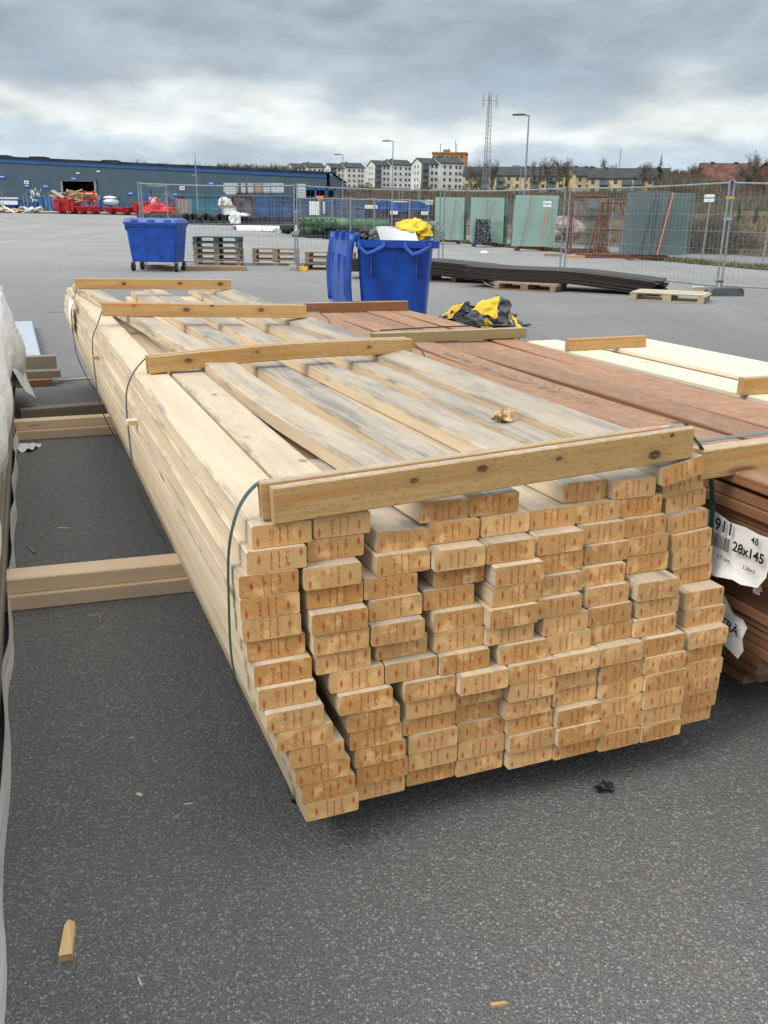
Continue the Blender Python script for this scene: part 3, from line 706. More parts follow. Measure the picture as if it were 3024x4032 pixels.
# label plane: faces -C; its own x runs towards the camera (-L), z up
# local X axis -> (0,-1,0) in pack frame, so its -Y face looks along -C
RZL = R(-90)
p1 = paper(brn, 'paper_label', 'white shipping label with a bar code and large printed size', [(-.12, .620), (-.05, .622), (.022, .634), (.075, .620), (.12, .622), (.165, .618), (.203, .622), (.214, .595), (.208, .565), (.205, .525), (.187, .492), (.14, .482), (.115, .485), (.052, .470), (-.02, .465), (-.12, .47), (-.13, .55)], (0, 0, RZL), (.806, -.200, 0))
def lt(txt, size, x, z, bold=0.0, par=p1, rot=0, wd=None):
    me = text_mesh('print', txt, size, M['print'], bold, 'LEFT'); o = link('print', me, par); o.rotation_euler = (R(90), rot, 0); o.location = (x, -.0165, z); return o
lt('5911', .043, .014, .606, .0008); lt('48', .024, .158, .605, .0004); lt('28x145', .034, .104, .570, .0009)
lt('537,6m', .0150, .058, .529, .0002); lt('2,58m3', .0140, .144, .532, .0002)
m = MB(); rb = random.Random(3); x = .025
while x < .092:
    wd = rb.choice((.0012, .0018, .003)); m.box((x, -.0165, .566), (wd * .7, .0006, .034)); x += wd + rb.choice((.0012, .002, .0026))
m.build('barcode', M['print'], p1)
p2 = paper(brn, 'paper_label', 'lower torn white label hanging below the first', [(.0, .43), (.062, .405), (.10, .375), (.135, .375), (.152, .362), (.140, .325), (.148, .295), (.130, .262), (.07, .275), (.0, .29)], (0, 0, RZL), (.850, -.19, 0))
lt('TRÄ', .034, .066, .345, .0008, p2, R(8))
paper(brn, 'pink_scrap', 'scrap of pink paper under the upper label', [(.155, .480), (.180, .479), (.186, .468), (.176, .462), (.180, .455), (.158, .454)], (0, 0, RZL), (.845, -.18, 0), M['pinkpaper'], .004)

# ---- pale planed pack on the far right
yel = thing('planed_board_stack', 'pale planed spruce board pack behind the decking at the right edge', 'timber stack', ORG, PSI)
pm = prism(.089, .022, 3.1, .004).mesh('planed_board_mesh', M['whitewood']); pm2 = prism(.07, .022, 3.1, .0022).mesh('planed_board_mesh', M['whitewood'])
for r_ in range(27):
    z = .112 + r_ * .0228; top = r_ >= 25
    for k in range(7):
        if 0 < k < 6 and not top and r_ % 2: continue
        if top and r_ == 26 and k in (2,): continue
        o = bpy.data.objects.new('planed_board', pm); col.objects.link(o); o.parent = yel
        o.location = (1.66 + k * .0965 - (.6 - z) * .0, -1.05 + rnd(-.02, .02) + (0 if not top else .02 * (k % 3)), z + (rnd(0, .004) if top else 0)); o.rotation_euler = (0, 0, R(1.2)); o.scale = (1 if not (k in range(1, 6) and not top) else 1.0, 1, 1); o.color = (.0, 0, 0, 1)
ZY = .112 + 27 * .0228
batten(yel, 1.60, 1.72, ZY, 2.05, 1.735, ZY, .055, .03, M['batten'], 'far batten on the pale pack')
batten(yel, 1.60, .60, ZY, 2.35, .58, ZY, .062, .03, M['batten'], 'near batten on the pale pack')

# ---- bearers on the ground between the packs
def beam(name, label, cat, c0, l0, c1, l1, z, wd, h, mat, group=None):
    d = W2(c1, l1) - W2(c0, l0); m = prism(wd, h, d.length, .003)
    o = m.build(name, mat); tag(o, label, cat, group); o.location = W2(c0, l0, z); o.rotation_euler = (0, 0, math.atan2(d.y, d.x) - math.pi / 2); o.color = (.0 if mat is M['fresh'] else .3, 0, 0, 1); return o
G = 'bearers under the packs'
beam('bearer', 'nearest upper bearer, pale square timber under the pine pack', 'bearer', -1.9, 1.42, 1.6, 1.16, .0555, .11, .0545, M['fresh'], G)
beam('bearer', 'nearest lower bearer, lying flat on the asphalt below the pale one', 'bearer', -1.91, 1.415, 1.62, 1.155, .0005, .125, .0545, M['fresh'], G)
beam('bearer', 'middle upper bearer of clean pine between the packs', 'bearer', -1.88, 3.92, 1.6, 3.84, .0555, .09, .0545, M['fresh'], G)
beam('bearer', 'middle lower bearer of clean pine on the asphalt', 'bearer', -1.9, 3.91, 1.6, 3.83, .0005, .11, .0545, M['fresh'], G)
beam('bearer', 'grey weathered bearer behind the middle pair of clean ones', 'bearer', -.83, 4.24, 1.3, 4.45, .0005, .07, .105, M['old_pine'], G)
beam('bearer', 'second grey bearer lying just behind the weathered one', 'bearer', -.80, 4.36, 1.3, 4.55, .0005, .07, .09, M['old_pine'], G)
beam('timber_block', 'dark grey timber block on top of the little pile by the wrapped pack', 'timber block', -.84, 5.86, -.53, 5.84, .11, .09, .10, M['old_pine'], 'grey blocks by the wrapped pack')
beam('timber_block', 'grey timber block in the middle of the little pile', 'timber block', -.84, 5.76, -.51, 5.74, .055, .10, .055, M['old_pine'], 'grey blocks by the wrapped pack')
beam('timber_block', 'brown timber block at the bottom of the little pile', 'timber block', -.84, 5.70, -.58, 5.69, .0005, .12, .054, M['brown'], 'grey blocks by the wrapped pack')
beam('lath', 'thin pale lath on the asphalt between the packs', 'lath', -.53, 5.80, -.20, 5.86, .0005, .025, .012, M['whitewood'])
# aluminium plank lying beyond
m = MB(); prof = [(-.095, .030), (.095, .030), (.108, .012), (.108, 0), (-.108, 0), (-.108, .012)]
m.poly_prism([(x, z) for x, z in prof][::-1], .10, 2.85)
m.add([(-.108, .10, 0), (.108, .10, 0), (.108, .10, .012), (.095, .10, .030), (-.095, .10, .030), (-.108, .10, .012), (-.06, 0, .0), (.06, 0, .0), (.055, 0, .022), (-.055, 0, .022)], [(0, 6, 7, 1), (1, 7, 8, 2), (2, 8, 3), (3, 8, 9, 4), (4, 9, 5), (5, 9, 6, 0), (6, 9, 8, 7)])
o = m.build('metal_plank', M['alu']); tag(o, 'shiny aluminium plank propped off the asphalt, left of the pine pack', 'metal plank'); o.location = W2(-.735, 6.62, .055); o.rotation_euler = (0, 0, PSI + R(.3))
beam('timber_block', 'dark block hidden under the shiny metal plank', 'timber block', -.80, 7.0, -.66, 7.0, .0005, .10, .053, M['old_pine'])

# ---- wrapped pack on the left
wrp = thing('wrapped_pack', 'timber pack under white tarpaulin along the left edge', 'wrapped pack', ORG, PSI - .0131)
lm_ = prism(.115, .045, 6.6, .003).mesh('board_mesh', M['old_pine'])
for r_ in range(6):
    for k in range(7):
        if 1 <= k <= 5 and r_ not in (0, 5): continue
        o = bpy.data.objects.new('board', lm_); col.objects.link(o); o.parent = wrp; o.location = (-1.032 - k * .12 + (.012 * (r_ % 2)), -1.6 + .01 * r_, .112 + r_ * .0465); o.color = (.4, 0, 0, 1)
m = MB()
def wrap(a, b):
    l = -1.7 + 6.95 * a
    nz_ = mnoise.noise(Vector((l * 1.1, b * 3, 0))); n2 = mnoise.noise(Vector((l * 3.5, b * 6, 4)))
    if b < .55:
        t = b / .55; z = .205 + .56 * t + .03 * mnoise.noise(Vector((l * 1.7, 9, 0))) * (1 - t); c = -.938 + .058 * math.sin(t * math.pi * .9) * (1 + .5 * nz_) + .022 * n2 * (1 - .3 * t) + .02 * nz_
    else:
        t = (b - .55) / .45; z = .765 + .05 * math.sin(t * 3.1) + .02 * nz_; c = -.938 - .92 * t
    c -= .015 * min(1, max(0, (3.0 - l) / 2.6))
    if l > 4.2 and b < .3: c += .09 * (l - 4.2) * (1 - b / .3) ; z -= .10 * (l - 4.2) * (1 - b / .3)
    return (c, l, z)
m.grid(wrap, 150, 40, flip=True); m.build('tarpaulin', M['tarp'], wrp, smooth=True)
m = MB()
def wend(a, b):
    t = a; z = .80 - .72 * b; c = -.93 - .92 * t + .05 * math.sin(t * 9 + b * 4) * b; l = 5.25 + .10 * b * math.sin(t * 7) + .06 * b
    return (c, l, z)
m.grid(wend, 24, 12); m.build('tarpaulin_end', M['tarp'], wrp, smooth=True)
m = MB()
def hem(a, b):
    l = -1.7 + 5.75 * a; wv = .012 * math.sin(l * 9) + .014 * mnoise.noise(Vector((l * 4, 2, 0)))
    return (-.902 + .5 * wv - .006 * b, l, .003 + .085 * b + .008 * math.sin(l * 13) * b)
m.grid(hem, 160, 4, flip=True); m.build('hem_strip', M['tarp'], wrp, smooth=True, label='loose white edge strip hanging to the ground')
m = MB()
def flap(a, b): return (-.93 + .15 * a * (1 - .4 * b), 4.05 + .95 * b + .3 * a, .42 - .30 * a + .1 * b * (1 - a) + .02 * math.sin(8 * a))
m.grid(flap, 8, 8, flip=True); m.build('tarpaulin_flap', M['tarp'], wrp, smooth=True, label='pointed tarpaulin corner hanging loose')

# ---- bits on the ground
def chip(label, u, v, ln, wd, h, ang, mat, name='wood_chip', cat='wood chip', group='wood bits on the asphalt', z=0):
    m = MB(); m.add([(-wd / 2, 0, 0), (wd / 2, 0, 0), (wd * .45, ln * .8, 0), (-wd * .1, ln, 0), (-wd * .5, ln * .75, 0), (-wd * .4, 0, h), (wd / 2, .002, h), (wd * .40, ln * .8, h * .9), (-wd * .1, ln * .97, h * .4), (-wd * .3, ln * .75, h)],
        [(4, 3, 2, 1, 0), (5, 6, 7, 8, 9), (0, 1, 6, 5), (1, 2, 7, 6), (2, 3, 8, 7), (3, 4, 9, 8), (4, 0, 5, 9)])
    o = m.build(name, mat); tag(o, label, cat, group); o.location = gz(u, v, z + .0005); o.rotation_euler = (0, 0, R(ang)); o.color = (.1, 0, 0, 1); return o
M['offcut'] = wood('yellow_offcut', (.72, .52, .24), (.55, .36, .14), (.5, .28, .12), (.38, .2, .09), grey=(.5, .5, .48))
chip('bright yellow broken offcut on the asphalt at the lower left', 256, 3785, .104, .026, .014, 13, M['offcut'], 'offcut', 'offcut', None)
chip('white sliver on the bare asphalt, halfway down at the left', 560, 3134, .02, .008, .003, 60, M['whitewood'])
chip('small pale sliver to the right of the white one', 725, 3168, .022, .003, .002, -75, M['whitewood'])
chip('tan splinter between the near bearer and the pine pack', 345, 2430, .045, .006, .004, -60, M['batten'])
chip('yellow splinter on the asphalt beyond the near bearer', 228, 2080, .05, .008, .004, -85, M['offcut'])
chip('brown stick beside the near bearer at the wrapped pack', 140, 2180, .10, .012, .006, 40, M['old_pine'])
chip('tan chip near the bottom edge, below the timber pack', 1930, 3962, .035, .008, .005, -80, M['batten'])
chip('pale sliver at the lower left, right of the yellow offcut', 556, 3880, .022, .003, .002, 30, M['whitewood'])
m = MB()
for i in range(34):
    a = rnd(0, 6.28); r2 = rnd(.012, .032); m.add([(0, 0, .002), (r2 * math.cos(a), r2 * math.sin(a), rnd(.003, .018)), (r2 * math.cos(a + .35), r2 * math.sin(a + .35), rnd(.003, .012))], [(0, 1, 2)])
tag(m.build('dead_leaf', M['black']), 'dark crumpled leaf on the asphalt right of the timber pack', 'leaf'); bpy.data.objects['dead_leaf'].location = gz(2385, 3112)
m = MB(); m.grid(lambda a, b: (.11 * (a - .5), .16 * (b - .5), .012 + .016 * math.sin(a * 9 + b * 3) * math.cos(b * 8)), 8, 8)
o = m.build('plastic_scrap', M['white']); tag(o, 'torn white plastic scrap by the wrapped pack', 'plastic scrap'); o.location = gz(108, 1768)
chip('thin brown stick on the asphalt left of the pine pack', 185, 1230, .42, .02, .008, -80, M['old_pine'], 'stick', 'stick', None)
# ------------------------------------------------------------------ wheeled bins
def loft(m, secs, mi=0, cap0=True, cap1=True):
    """secs: list of rings (equal length) -> skin"""
    n = len(secs[0]); vs = [p for s in secs for p in s]; fs = []
    for k in range(len(secs) - 1):
        for i in range(n): fs.append((k * n + i, k * n + (i + 1) % n, (k + 1) * n + (i + 1) % n, (k + 1) * n + i))
    if cap0: fs.append(tuple(range(n - 1, -1, -1)))
    if cap1: fs.append(tuple((len(secs) - 1) * n + i for i in range(n)))
    m.add(vs, fs, mi)
def rrect(w_, d_, z, r=.05, k=4):
    out_ = []
    for cx_, cy_, a0 in ((w_ / 2 - r, d_ / 2 - r, 0), (-w_ / 2 + r, d_ / 2 - r, 90), (-w_ / 2 + r, -d_ / 2 + r, 180), (w_ / 2 - r, -d_ / 2 + r, 270)):
        for i in range(k + 1):
            a = R(a0 + 90 * i / k); out_.append((cx_ + r * math.cos(a), cy_ + r * math.sin(a), z))
    return out_
def castor(par, x, y, turn):
    m = MB(); m.bar((x - .022, y, .10), (x + .022, y, .10), .10, 18); wh = m.build('wheel', M['rubber'], par)
    m = MB(); m.bar((x - .026, y, .10), (x + .026, y, .10), .038, 10); m.build('hub', M['galv'], wh)
    m = MB(); m.box((x - .034, y, .15), (.006, .05, .13)); m.box((x + .034, y, .15), (.006, .05, .13)); m.box((x, y, .212), (.09, .09, .012)); m.build('castor_fork', M['galv'], wh)
def bin_body(par, Wd, Dp, open_=False):
    m = MB()
    secs = [rrect(Wd * .80, Dp * .80, .215, .06), rrect(Wd * .84, Dp * .84, .23, .07), rrect(Wd * .965, Dp * .94, .98, .07), rrect(Wd * .97, Dp * .95, 1.02, .07)]
    loft(m, secs, cap1=False)
    if open_:
        loft(m, [s for s in [[(x * .97, y * .97, z) for x, y, z in q] for q in secs[::-1]]], cap0=False)
    else: pass
    m.build('body', M['binblue'], par)
    m = MB(); o_ = rrect(Wd, Dp, 1.0, .06); o2 = rrect(Wd, Dp, 1.075, .06); i2 = rrect(Wd - .07, Dp - .07, 1.075, .05); i1 = rrect(Wd - .07, Dp - .07, .99, .05)
    n = len(o_); vs = o_ + o2 + i2 + i1
    fs = [(k * n + i, k * n + (i + 1) % n, ((k + 1) % 4) * n + (i + 1) % n, ((k + 1) % 4) * n + i) for k in range(4) for i in range(n)]
    m.add(vs, fs); return m.build('rim', M['binblue'], par)
b1 = thing('wheeled_bin', 'closed blue plastic waste container on four castors, in front of the tall pallet pile', 'waste bin', (-5.39, 21.62, 0), R(-7), 'blue waste bins')
bin_body(b1, 1.27, .77)
m = MB()
loft(m, [rrect(1.30, .80, 1.045, .05), rrect(1.31, .81, 1.09, .05), rrect(1.24, .74, 1.155, .06), rrect(1.12, .60, 1.185, .08)])
m.build('lid', M['lidblue'], b1)
for x in (-.37, .03, .42):
    m = MB(); m.box((x, -.375, 1.12), (.17 if x else .11, .06, .05), bev=.01); m.build('lid_grip', M['lidblue'], b1)
for x in (-.60, .60):
    m = MB(); m.box((x, -.30, .97), (.05, .10, .13), bev=.01); m.build('lift_lug', M['binblue'], b1)
for x in (-.52, .52):
    for y in (-.26, .28): castor(b1, x, y, 0)
b2 = thing('wheeled_bin', 'overfilled blue waste container seen end-on with its lid hanging open', 'waste bin', (.10, 10.22, 0), R(-4), 'blue waste bins')
bin_body(b2, .80, 1.27, True)
for x in (-.23, .25):
    m = MB(); a = [(x - .13, -.665, 1.055), (x - .115, -.675, .995), (x - .045, -.685, .935), (x + .02, -.685, .955), (x + .13, -.675, 1.01), (x + .135, -.665, 1.055)]
    for p, q in zip(a, a[1:]): m.bar(p, q, .020, 6)
    m.build('handle', M['lidblue'], b2)
    m = MB(); m.box((x + .0, -.592, .84), (.022, .030, .24), rot=(R(-3.5), 0, 0), bev=.006); m.box((x + .032, -.592, .84), (.010, .030, .24), rot=(R(-3.5), 0, 0)); m.build('rib', M['binblue'], b2)
m = MB(); m.box((.43, -.52, 1.035), (.09, .14, .075), bev=.012); m.build('lift_lug', M['binblue'], b2)
# lid, hinged along the left long side and hanging down
lid = MB()
def lidf(a, b):
    y = -.62 + 1.24 * b; s = .80 * a; bulge = .035 * math.sin(a * math.pi) + .012 * math.sin(b * 12.5) * math.sin(a * math.pi)
    x = -.435 - .03 * a; z = 1.13 - .765 * a
    return (x - bulge + .01 - .36 * b, y * (1 - .03 * a), z)
lid.grid(lidf, 10, 12); lid.grid(lambda a, b: tuple(Vector(lidf(a, b)) + Vector((.014, 0, 0))), 10, 12, flip=True)
for b in (0, 1):
    pr = [Vector(lidf(a / 10, b)) for a in range(11)]; ribbon(lid, pr, (1, 0, .2), .07, .012)
pr = [Vector(lidf(1, b / 10)) for b in range(11)]; ribbon(lid, pr, (1, 0, 0), .07, .012)
lo = lid.build('open_lid', M['lidblue'], b2, smooth=True)
m = MB()
for b in (.15, .5, .85):
    p = Vector(lidf(.5, b)); m.box(p + Vector((.012, 0, -.05)), (.03, .02, .42), rot=(R(8), 0, 0))
m.build('lid_rib', M['lidblue'], lo)
for y in (-.50, -.1, .3):
    hx = -.41 - .36 * (y + .62) / 1.24; m = MB(); m.bar((hx, y - .07, 1.125), (hx - .02, y + .07, 1.125), .036, 10); m.box(((hx - .40) / 2, y, 1.09), (.40 - (-hx) + .14 if False else abs(hx + .40) + .09, .14, .07), bev=.01); m.build('hinge', M['binblue'], b2)
for x in (-.29, .29):
    for y in (-.46, .46): castor(b2, x, y, 0)

def crumple(m, c, sz, seed, nu=16, nv=10, mi=0, amp=.22, flat=False):
    sd_ = Vector((seed * 3.7, seed * 1.3, seed))
    def fn(a, b):
        t = a * 2 * math.pi; p_ = (b - .5) * math.pi; q = Vector((math.cos(t) * math.cos(p_), math.sin(t) * math.cos(p_), math.sin(p_)))
        tt = a if a < .999 else 0; q0 = Vector((math.cos(tt * 6.28318) * math.cos(p_), math.sin(tt * 6.28318) * math.cos(p_), math.sin(p_)))
        r = 1 + amp * mnoise.noise(q0 * 1.9 + sd_) * 1.6 + amp * abs(mnoise.noise(q0 * 4.5 + sd_)) * 1.2
        z = q.z * r
        if flat and z < -.25: z = -.25
        return (c[0] + q.x * r * sz[0], c[1] + q.y * r * sz[1], c[2] + z * sz[2])
    m.grid(fn, nu, nv, mi)
bg = thing('foil_sack', 'yellow and white foil sack bulging out of the overfilled blue container', 'sack', (.10, 9.85, 1.06), R(-4)); bg.scale = (1, .9, .85)
m = MB(); crumple(m, (.17, .05, .12), (.19, .2, .13), 3.2, 34, 20, amp=.26); crumple(m, (-.02, -.02, .0), (.26, .18, .08), 5.1, 26, 14, amp=.18); m.build('sack_body', M['yellow'], bg)
m = MB()
def wp(a, b): return (-.16 + .40 * a - .05 * b, -.275 + .10 * a * b - .02 * math.sin(a * 7), .0 + .17 * b - .04 * a * b + .02 * math.sin(a * 6))
m.grid(wp, 10, 6); m.build('white_panel', M['white'], bg)
bk = MB(); crumple(bk, (0, 0, 0), (.11, .12, .09), 8.3, 22, 14, amp=.2); o = bk.build('rubbish_bag', M['greyplastic']); tag(o, 'dark grey rubbish bag poking out beside the yellow sack in the container', 'rubbish bag', 'rubbish bags'); o.location = (-.10, 9.75, 1.10)
bk = MB(); crumple(bk, (0, 0, 0), (.08, .1, .09), 4.6, 22, 14, amp=.2); o = bk.build('rubbish_bag', M['black']); tag(o, 'black rubbish bag at the left rim of the open container', 'rubbish bag', 'rubbish bags'); o.location = (-.24, 9.80, 1.10)

# heap of torn foil bags on the asphalt
hp = thing('foil_heap', 'crumpled heap of torn black and yellow foil bags on the asphalt behind the decking', 'foil heap', gz(1880, 1286), R(6)); hp.scale = (.92, .92, .86)
def sheet(name, pts, mat, seed, nu=16, nv=12, amp=.03):
    """crumpled sheet spanned between four corner points"""
    A, B, C, D = [Vector(p) for p in pts]; m = MB()
    def fn(a, b):
        p = (A * (1 - a) + B * a) * (1 - b) + (D * (1 - a) + C * a) * b
        n_ = Vector((mnoise.noise(p * 9 + Vector((seed, 0, 0))), mnoise.noise(p * 9 + Vector((0, seed, 0))), abs(mnoise.noise(p * 8 + Vector((0, 0, seed))))))
        p = p + n_ * amp * 2; p.z = max(p.z, .004); return p
    m.grid(fn, nu, nv); return m.build(name, mat, hp)
sheet('black_foil', [(-.62, -.1, .0), (-.2, -.22, .0), (-.12, .1, .33), (-.30, .12, .26)], M['black'], 1, amp=.05)
sheet('yellow_foil', [(-.60, -.04, .05), (-.38, -.08, .12), (-.20, .04, .34), (-.34, .10, .28)], M['yellow'], 2, amp=.02)
sheet('black_foil', [(-.25, -.3, .0), (.15, -.3, .0), (.10, .05, .26), (-.15, .08, .28)], M['greyplastic'], 3, amp=.06)
sheet('yellow_foil', [(-.12, -.10, .24), (.20, -.20, .13), (.25, -.04, .43), (.04, .08, .34)], M['yellow'], 4, amp=.03)
sheet('black_foil', [(.24, -.15, .02), (.50, -.20, .0), (.42, .05, .36), (.28, .06, .42)], M['greyplastic'], 5, amp=.05)
sheet('black_foil', [(.42, -.15, .0), (.74, -.08, .0), (.60, .0, .03), (.42, .05, .24)], M['black'], 6, amp=.03)
sheet('yellow_foil', [(.42, -.18, .0), (.58, -.16, .0), (.52, -.05, .12), (.42, -.06, .19)], M['yellow'], 7, amp=.02)
sheet('yellow_foil', [(-.02, -.34, .0), (.12, -.34, .0), (.10, -.26, .12), (.0, -.24, .14)], M['yellow'], 8, amp=.04)
m = MB(); crumple(m, (-.10, -.22, .10), (.13, .10, .12), 2.2, 24, 14, amp=.3, flat=True); m.build('black_foil', M['greyplastic'], hp)
m = MB(); crumple(m, (.02, .05, .08), (.5, .16, .13), 6.2, 40, 18, amp=.25, flat=True); m.build('black_foil', M['black'], hp)

# ------------------------------------------------------------------ pallets
def pallet(label, loc, rz_, mat, group, name='pallet'):
    t = thing(name, label, 'pallet', loc, rz_, group)
    def bx(nm, c, d):
        key = (nm, d, mat.name)
        if key not in PM: mm = MB(); mm.box((0, 0, 0), d, bev=.003); PM[key] = mm.mesh(nm + '_mesh', mat)
        o = link(nm, PM[key], t, c); o.color = (rnd(.2, .6), 0, 0, 1)
    # long side (1.2) along local x, depth .8 along y; blocks, three skids, crossbars, deck
    for y in (-.35, 0, .35):
        bx('bottom_board', (0, y, .011), (1.2, .10, .022))
        for x in (-.55, 0, .55): bx('block', (x, y, .061), (.10 if x else .14, .10, .078))
    for x in (-.55, 0, .55): bx('cross_board', (x, 0, .111), (.14, .8, .022))
    for y in (-.3275, -.165, 0, .165, .3275): bx('deck_board', (0, y, .133), (1.2, .145 if abs(y) > .3 or y == 0 else .10, .022))
    return t
PM = {}
G = 'pallets piled behind the fence'
names = ['bottom pallet of the tall pile behind the closed blue container, pale brown', 'second pallet from the bottom of the tall pile', 'middle pallet of the tall pile, dark and dirty', 'dark pallet just under the blue-green one on the tall pile', 'blue-green painted pallet on top of the tall pile']
mats_ = [M['pallet'], M['pallet'], M['old_pine'], M['old_pine'], M['blue_pallet']]
for k in range(5):
    pallet(names[k], (-4.50 + rnd(-.02, .02), 24.55 + rnd(-.02, .02), k * .1442), R(2 + rnd(-1, 1)), mats_[k], G)
names = ['bottom pallet of the middle pile, left of the fence foot', 'middle pallet of the middle pile, left of the fence foot', 'top pallet of the middle pile, left of the fence foot']
for k in range(3): pallet(names[k], (-3.02 + rnd(-.02, .02), 24.95, k * .1442), R(3), M['pallet'], G)
names = ['reddish bottom pallet of the pile right of the fence foot', 'middle pallet of the pile right of the fence foot', 'top pallet of the pile right of the fence foot']
for k in range(3): pallet(names[k], (-1.45 + .01 * k, 23.25, k * .1442), R(-3), M['pallet'] if k else M['brown'], G)
pallet('lone whitish weathered pallet on the asphalt in front of the right fence foot', (4.86, 15.62, 0), R(-26), M['white_pallet'], None)
def groundbeam(name, label, cat, x0, y0, x1, y1, z, wd, h, mat, group=None):
    d = Vector((x1 - x0, y1 - y0, 0)); m = prism(wd, h, d.length, .004); o = m.build(name, mat); tag(o, label, cat, group)
    o.location = (x0, y0, z); o.rotation_euler = (0, 0, math.atan2(d.y, d.x) - math.pi / 2); o.color = (.3, 0, 0, 1); return o
groundbeam('timber_beam', 'brown timber beam on the ground before the tall pallet pile', 'beam', -4.95, 21.95, -3.40, 22.20, .0, .12, .10, M['pallet'])
groundbeam('timber_beam', 'short grey beam under the closed blue container', 'beam', -5.95, 22.3, -5.25, 22.2, .0, .14, .11, M['old_pine'])
m = MB(); m.box((0, 0, 0), (.26, .18, .10), bev=.02); o = m.build('timber_block', M['offcut']); tag(o, 'yellowish block under the closed blue container', 'timber block'); o.location = (-5.22, 21.95, .05)

# ------------------------------------------------------------------ stacks of dark tarred planks
def dark_stack(label, p0, p1, wid, layers, n, zb, bend, thick, lenjit=.08):
    d = Vector((p1[0] - p0[0], p1[1] - p0[1])); ln = d.length; t = thing('dark_plank_stack', label, 'plank stack', (p0[0], p0[1], 0), math.atan2(d.y, d.x) - math.pi / 2, 'dark plank stacks')
    for r_ in range(layers):
        w1 = wid / n
        me = prism(w1 - .006, thick, ln, .003, 14, lambda y: bend(y / ln) * (1 - .03 * r_)).mesh('dark_plank_mesh', M['black_wood'])
        for k in range(n):
            o = link('plank', me, t, (-(k + 1) * w1 + rnd(-.01, .01), rnd(-lenjit, lenjit), zb + r_ * (thick + .006))); o.color = (rnd(.2, 1), 0, 0, 1)
    return t
# local x points to the right of the run; planks lie on its left (away from the camera)
dark_stack('long low stack of bent black planks sagging off its pallet at the right end', (1.55, 18.0), (4.82, 16.42), 1.25, 9, 5, .150,
           lambda t: (.10 * (1 - t / .18) ** 1 if t < .18 else 0) * .3 - (.0 if t < .52 else .30 * ((t - .52) / .48) ** 1.35 * .55) , .020)
dark_stack('higher stack of black planks behind the open blue container', (-.9, 19.9), (2.0, 18.9), 1.3, 10, 5, .150, lambda t: (0 if t < .62 else -.10 * ((t - .62) / .38)), .022)
def cross_pallet(label, loc, rz_): return pallet(label, loc, rz_, M['pallet'], 'pallets under the dark planks')
cross_pallet('dirty pallet carrying the long low stack of black planks', (2.75, 17.55, 0), R(-26))
cross_pallet('dirty pallet carrying the higher stack of black planks', (1.0, 19.85, 0), R(-19))
m = MB(); m.tube(smooth_path([(1.75, 18.25, .26), (1.9, 17.9, .1), (2.1, 17.8, .02), (2.5, 17.7, .01), (2.7, 17.6, .05)]), .008, 5); tag(m.build('wire', M['galv']), 'loose wire hanging off the dark plank stacks', 'wire')

# ------------------------------------------------------------------ temporary fences
def fence(label, p0, p1, h=2.0, nv=34, mid=None, z0_=.0, sign=None, r=.020, wires=True, group='temporary fence panels', hz=(.14, .42, .72, 1.02, 1.32, 1.62), wr=.0022, name='fence_section', lean=0.0, g0=0.0):
    p0 = Vector((p0[0], p0[1], 0)); p1 = Vector((p1[0], p1[1], 0)); d = p1 - p0; L_ = d.length
    t = thing(name, label, 'fence panel', (p0.x, p0.y, z0_), math.atan2(d.y, d.x), group)
    for x, nm in ((0, 'post'), (L_, 'post')):
        m = MB(); m.bar((x, 0, .05), (x, lean, h), r, 8); m.build(nm, M['galv'], t)
    sag = lambda x: -.028 * math.sin(math.pi * x / L_)
    m = MB(); m.tube([(x, lean * .97, h - .045 + sag(x)) for x in [L_ * i / 8 for i in range(9)]], r * .85, 6); m.build('top_rail', M['galv'], t)
    m = MB(); m.bar((0, 0, .17), (L_, 0, .17), r * .85, 6); m.build('bottom_rail', M['galv'], t)
    if mid: m = MB(); m.bar((0, -.02, mid), (L_, -.02, mid), r * .95, 6); m.build('middle_rail', M['dark_steel'], t)
    if wires:
        m = MB()
        for i in range(1, nv):
            x = L_ * i / nv; m.bar((x, 0, .17), (x, lean * .97, h - .05 + sag(x)), wr, 3, caps=False)
        for z in hz: m.bar((0, 0, z + .10), (L_, 0, z + .10), wr, 3, caps=False)
        m.build('wire_mesh', M['galv'], t, kind='stuff')
    if sign is not None:
        sx, sz, sw, sh = sign
        m = MB(); m.box((sx, -.022, sz), (sw, .004, sh)); s = m.build('sign', M['white'], t)
        me = text_mesh('print', 'Gewemo', sh * .52, M['blueprint'], sh * .012); o = link('print', me, s, (sx, -.026, sz + sh * .06), (R(90), 0, 0))
        m = MB()
        for k in range(7): m.box((sx - sw * .16 + k * sw * .053, -.0255, sz - sh * .30), (sw * .03, .001, sh * .05))
        m.build('small_print', M['blueprint'], s)
    return t
P0 = gz(567, 1055).xy; P1 = gz(1163, 1066).xy; P1b = gz(1173, 1066).xy; P2 = Vector((1.37, 24.9)); P2b = Vector((1.48, 24.9)); P3 = Vector((4.02, 21.45)); P3b = Vector((4.12, 21.42)); P4 = gz(2817, 1163).xy; P4b = gz(2835, 1163).xy
fence('left fence panel with an extra middle rail, behind the pallets', P0, P1, mid=1.06)
fence('second fence panel from the left, in front of the green rolls', P1b, P2, sign=(P2.x * 0 + (P2 - P1b).length - .38, 1.66, .24, .115))
fence('fence panel between the open blue container and the rock pile', P2b, P3, sign=((P3 - P2b).length - .52, 1.62, .26, .125))
fence('wide fence panel in front of the rusty frames', P3b, P4, nv=46, sign=((P4 - P3b).length - .45, 1.70, .26, .13))
P5 = P4b + Vector((2.6, -1.3)); fence('rightmost fence panel, running out of the picture', P4b, P5, nv=32)
fence('short end panel folded back behind the left end of the fence', P0 + Vector((.06, .0)), P0 + Vector((.20, 2.0)), wires=False, nv=16)
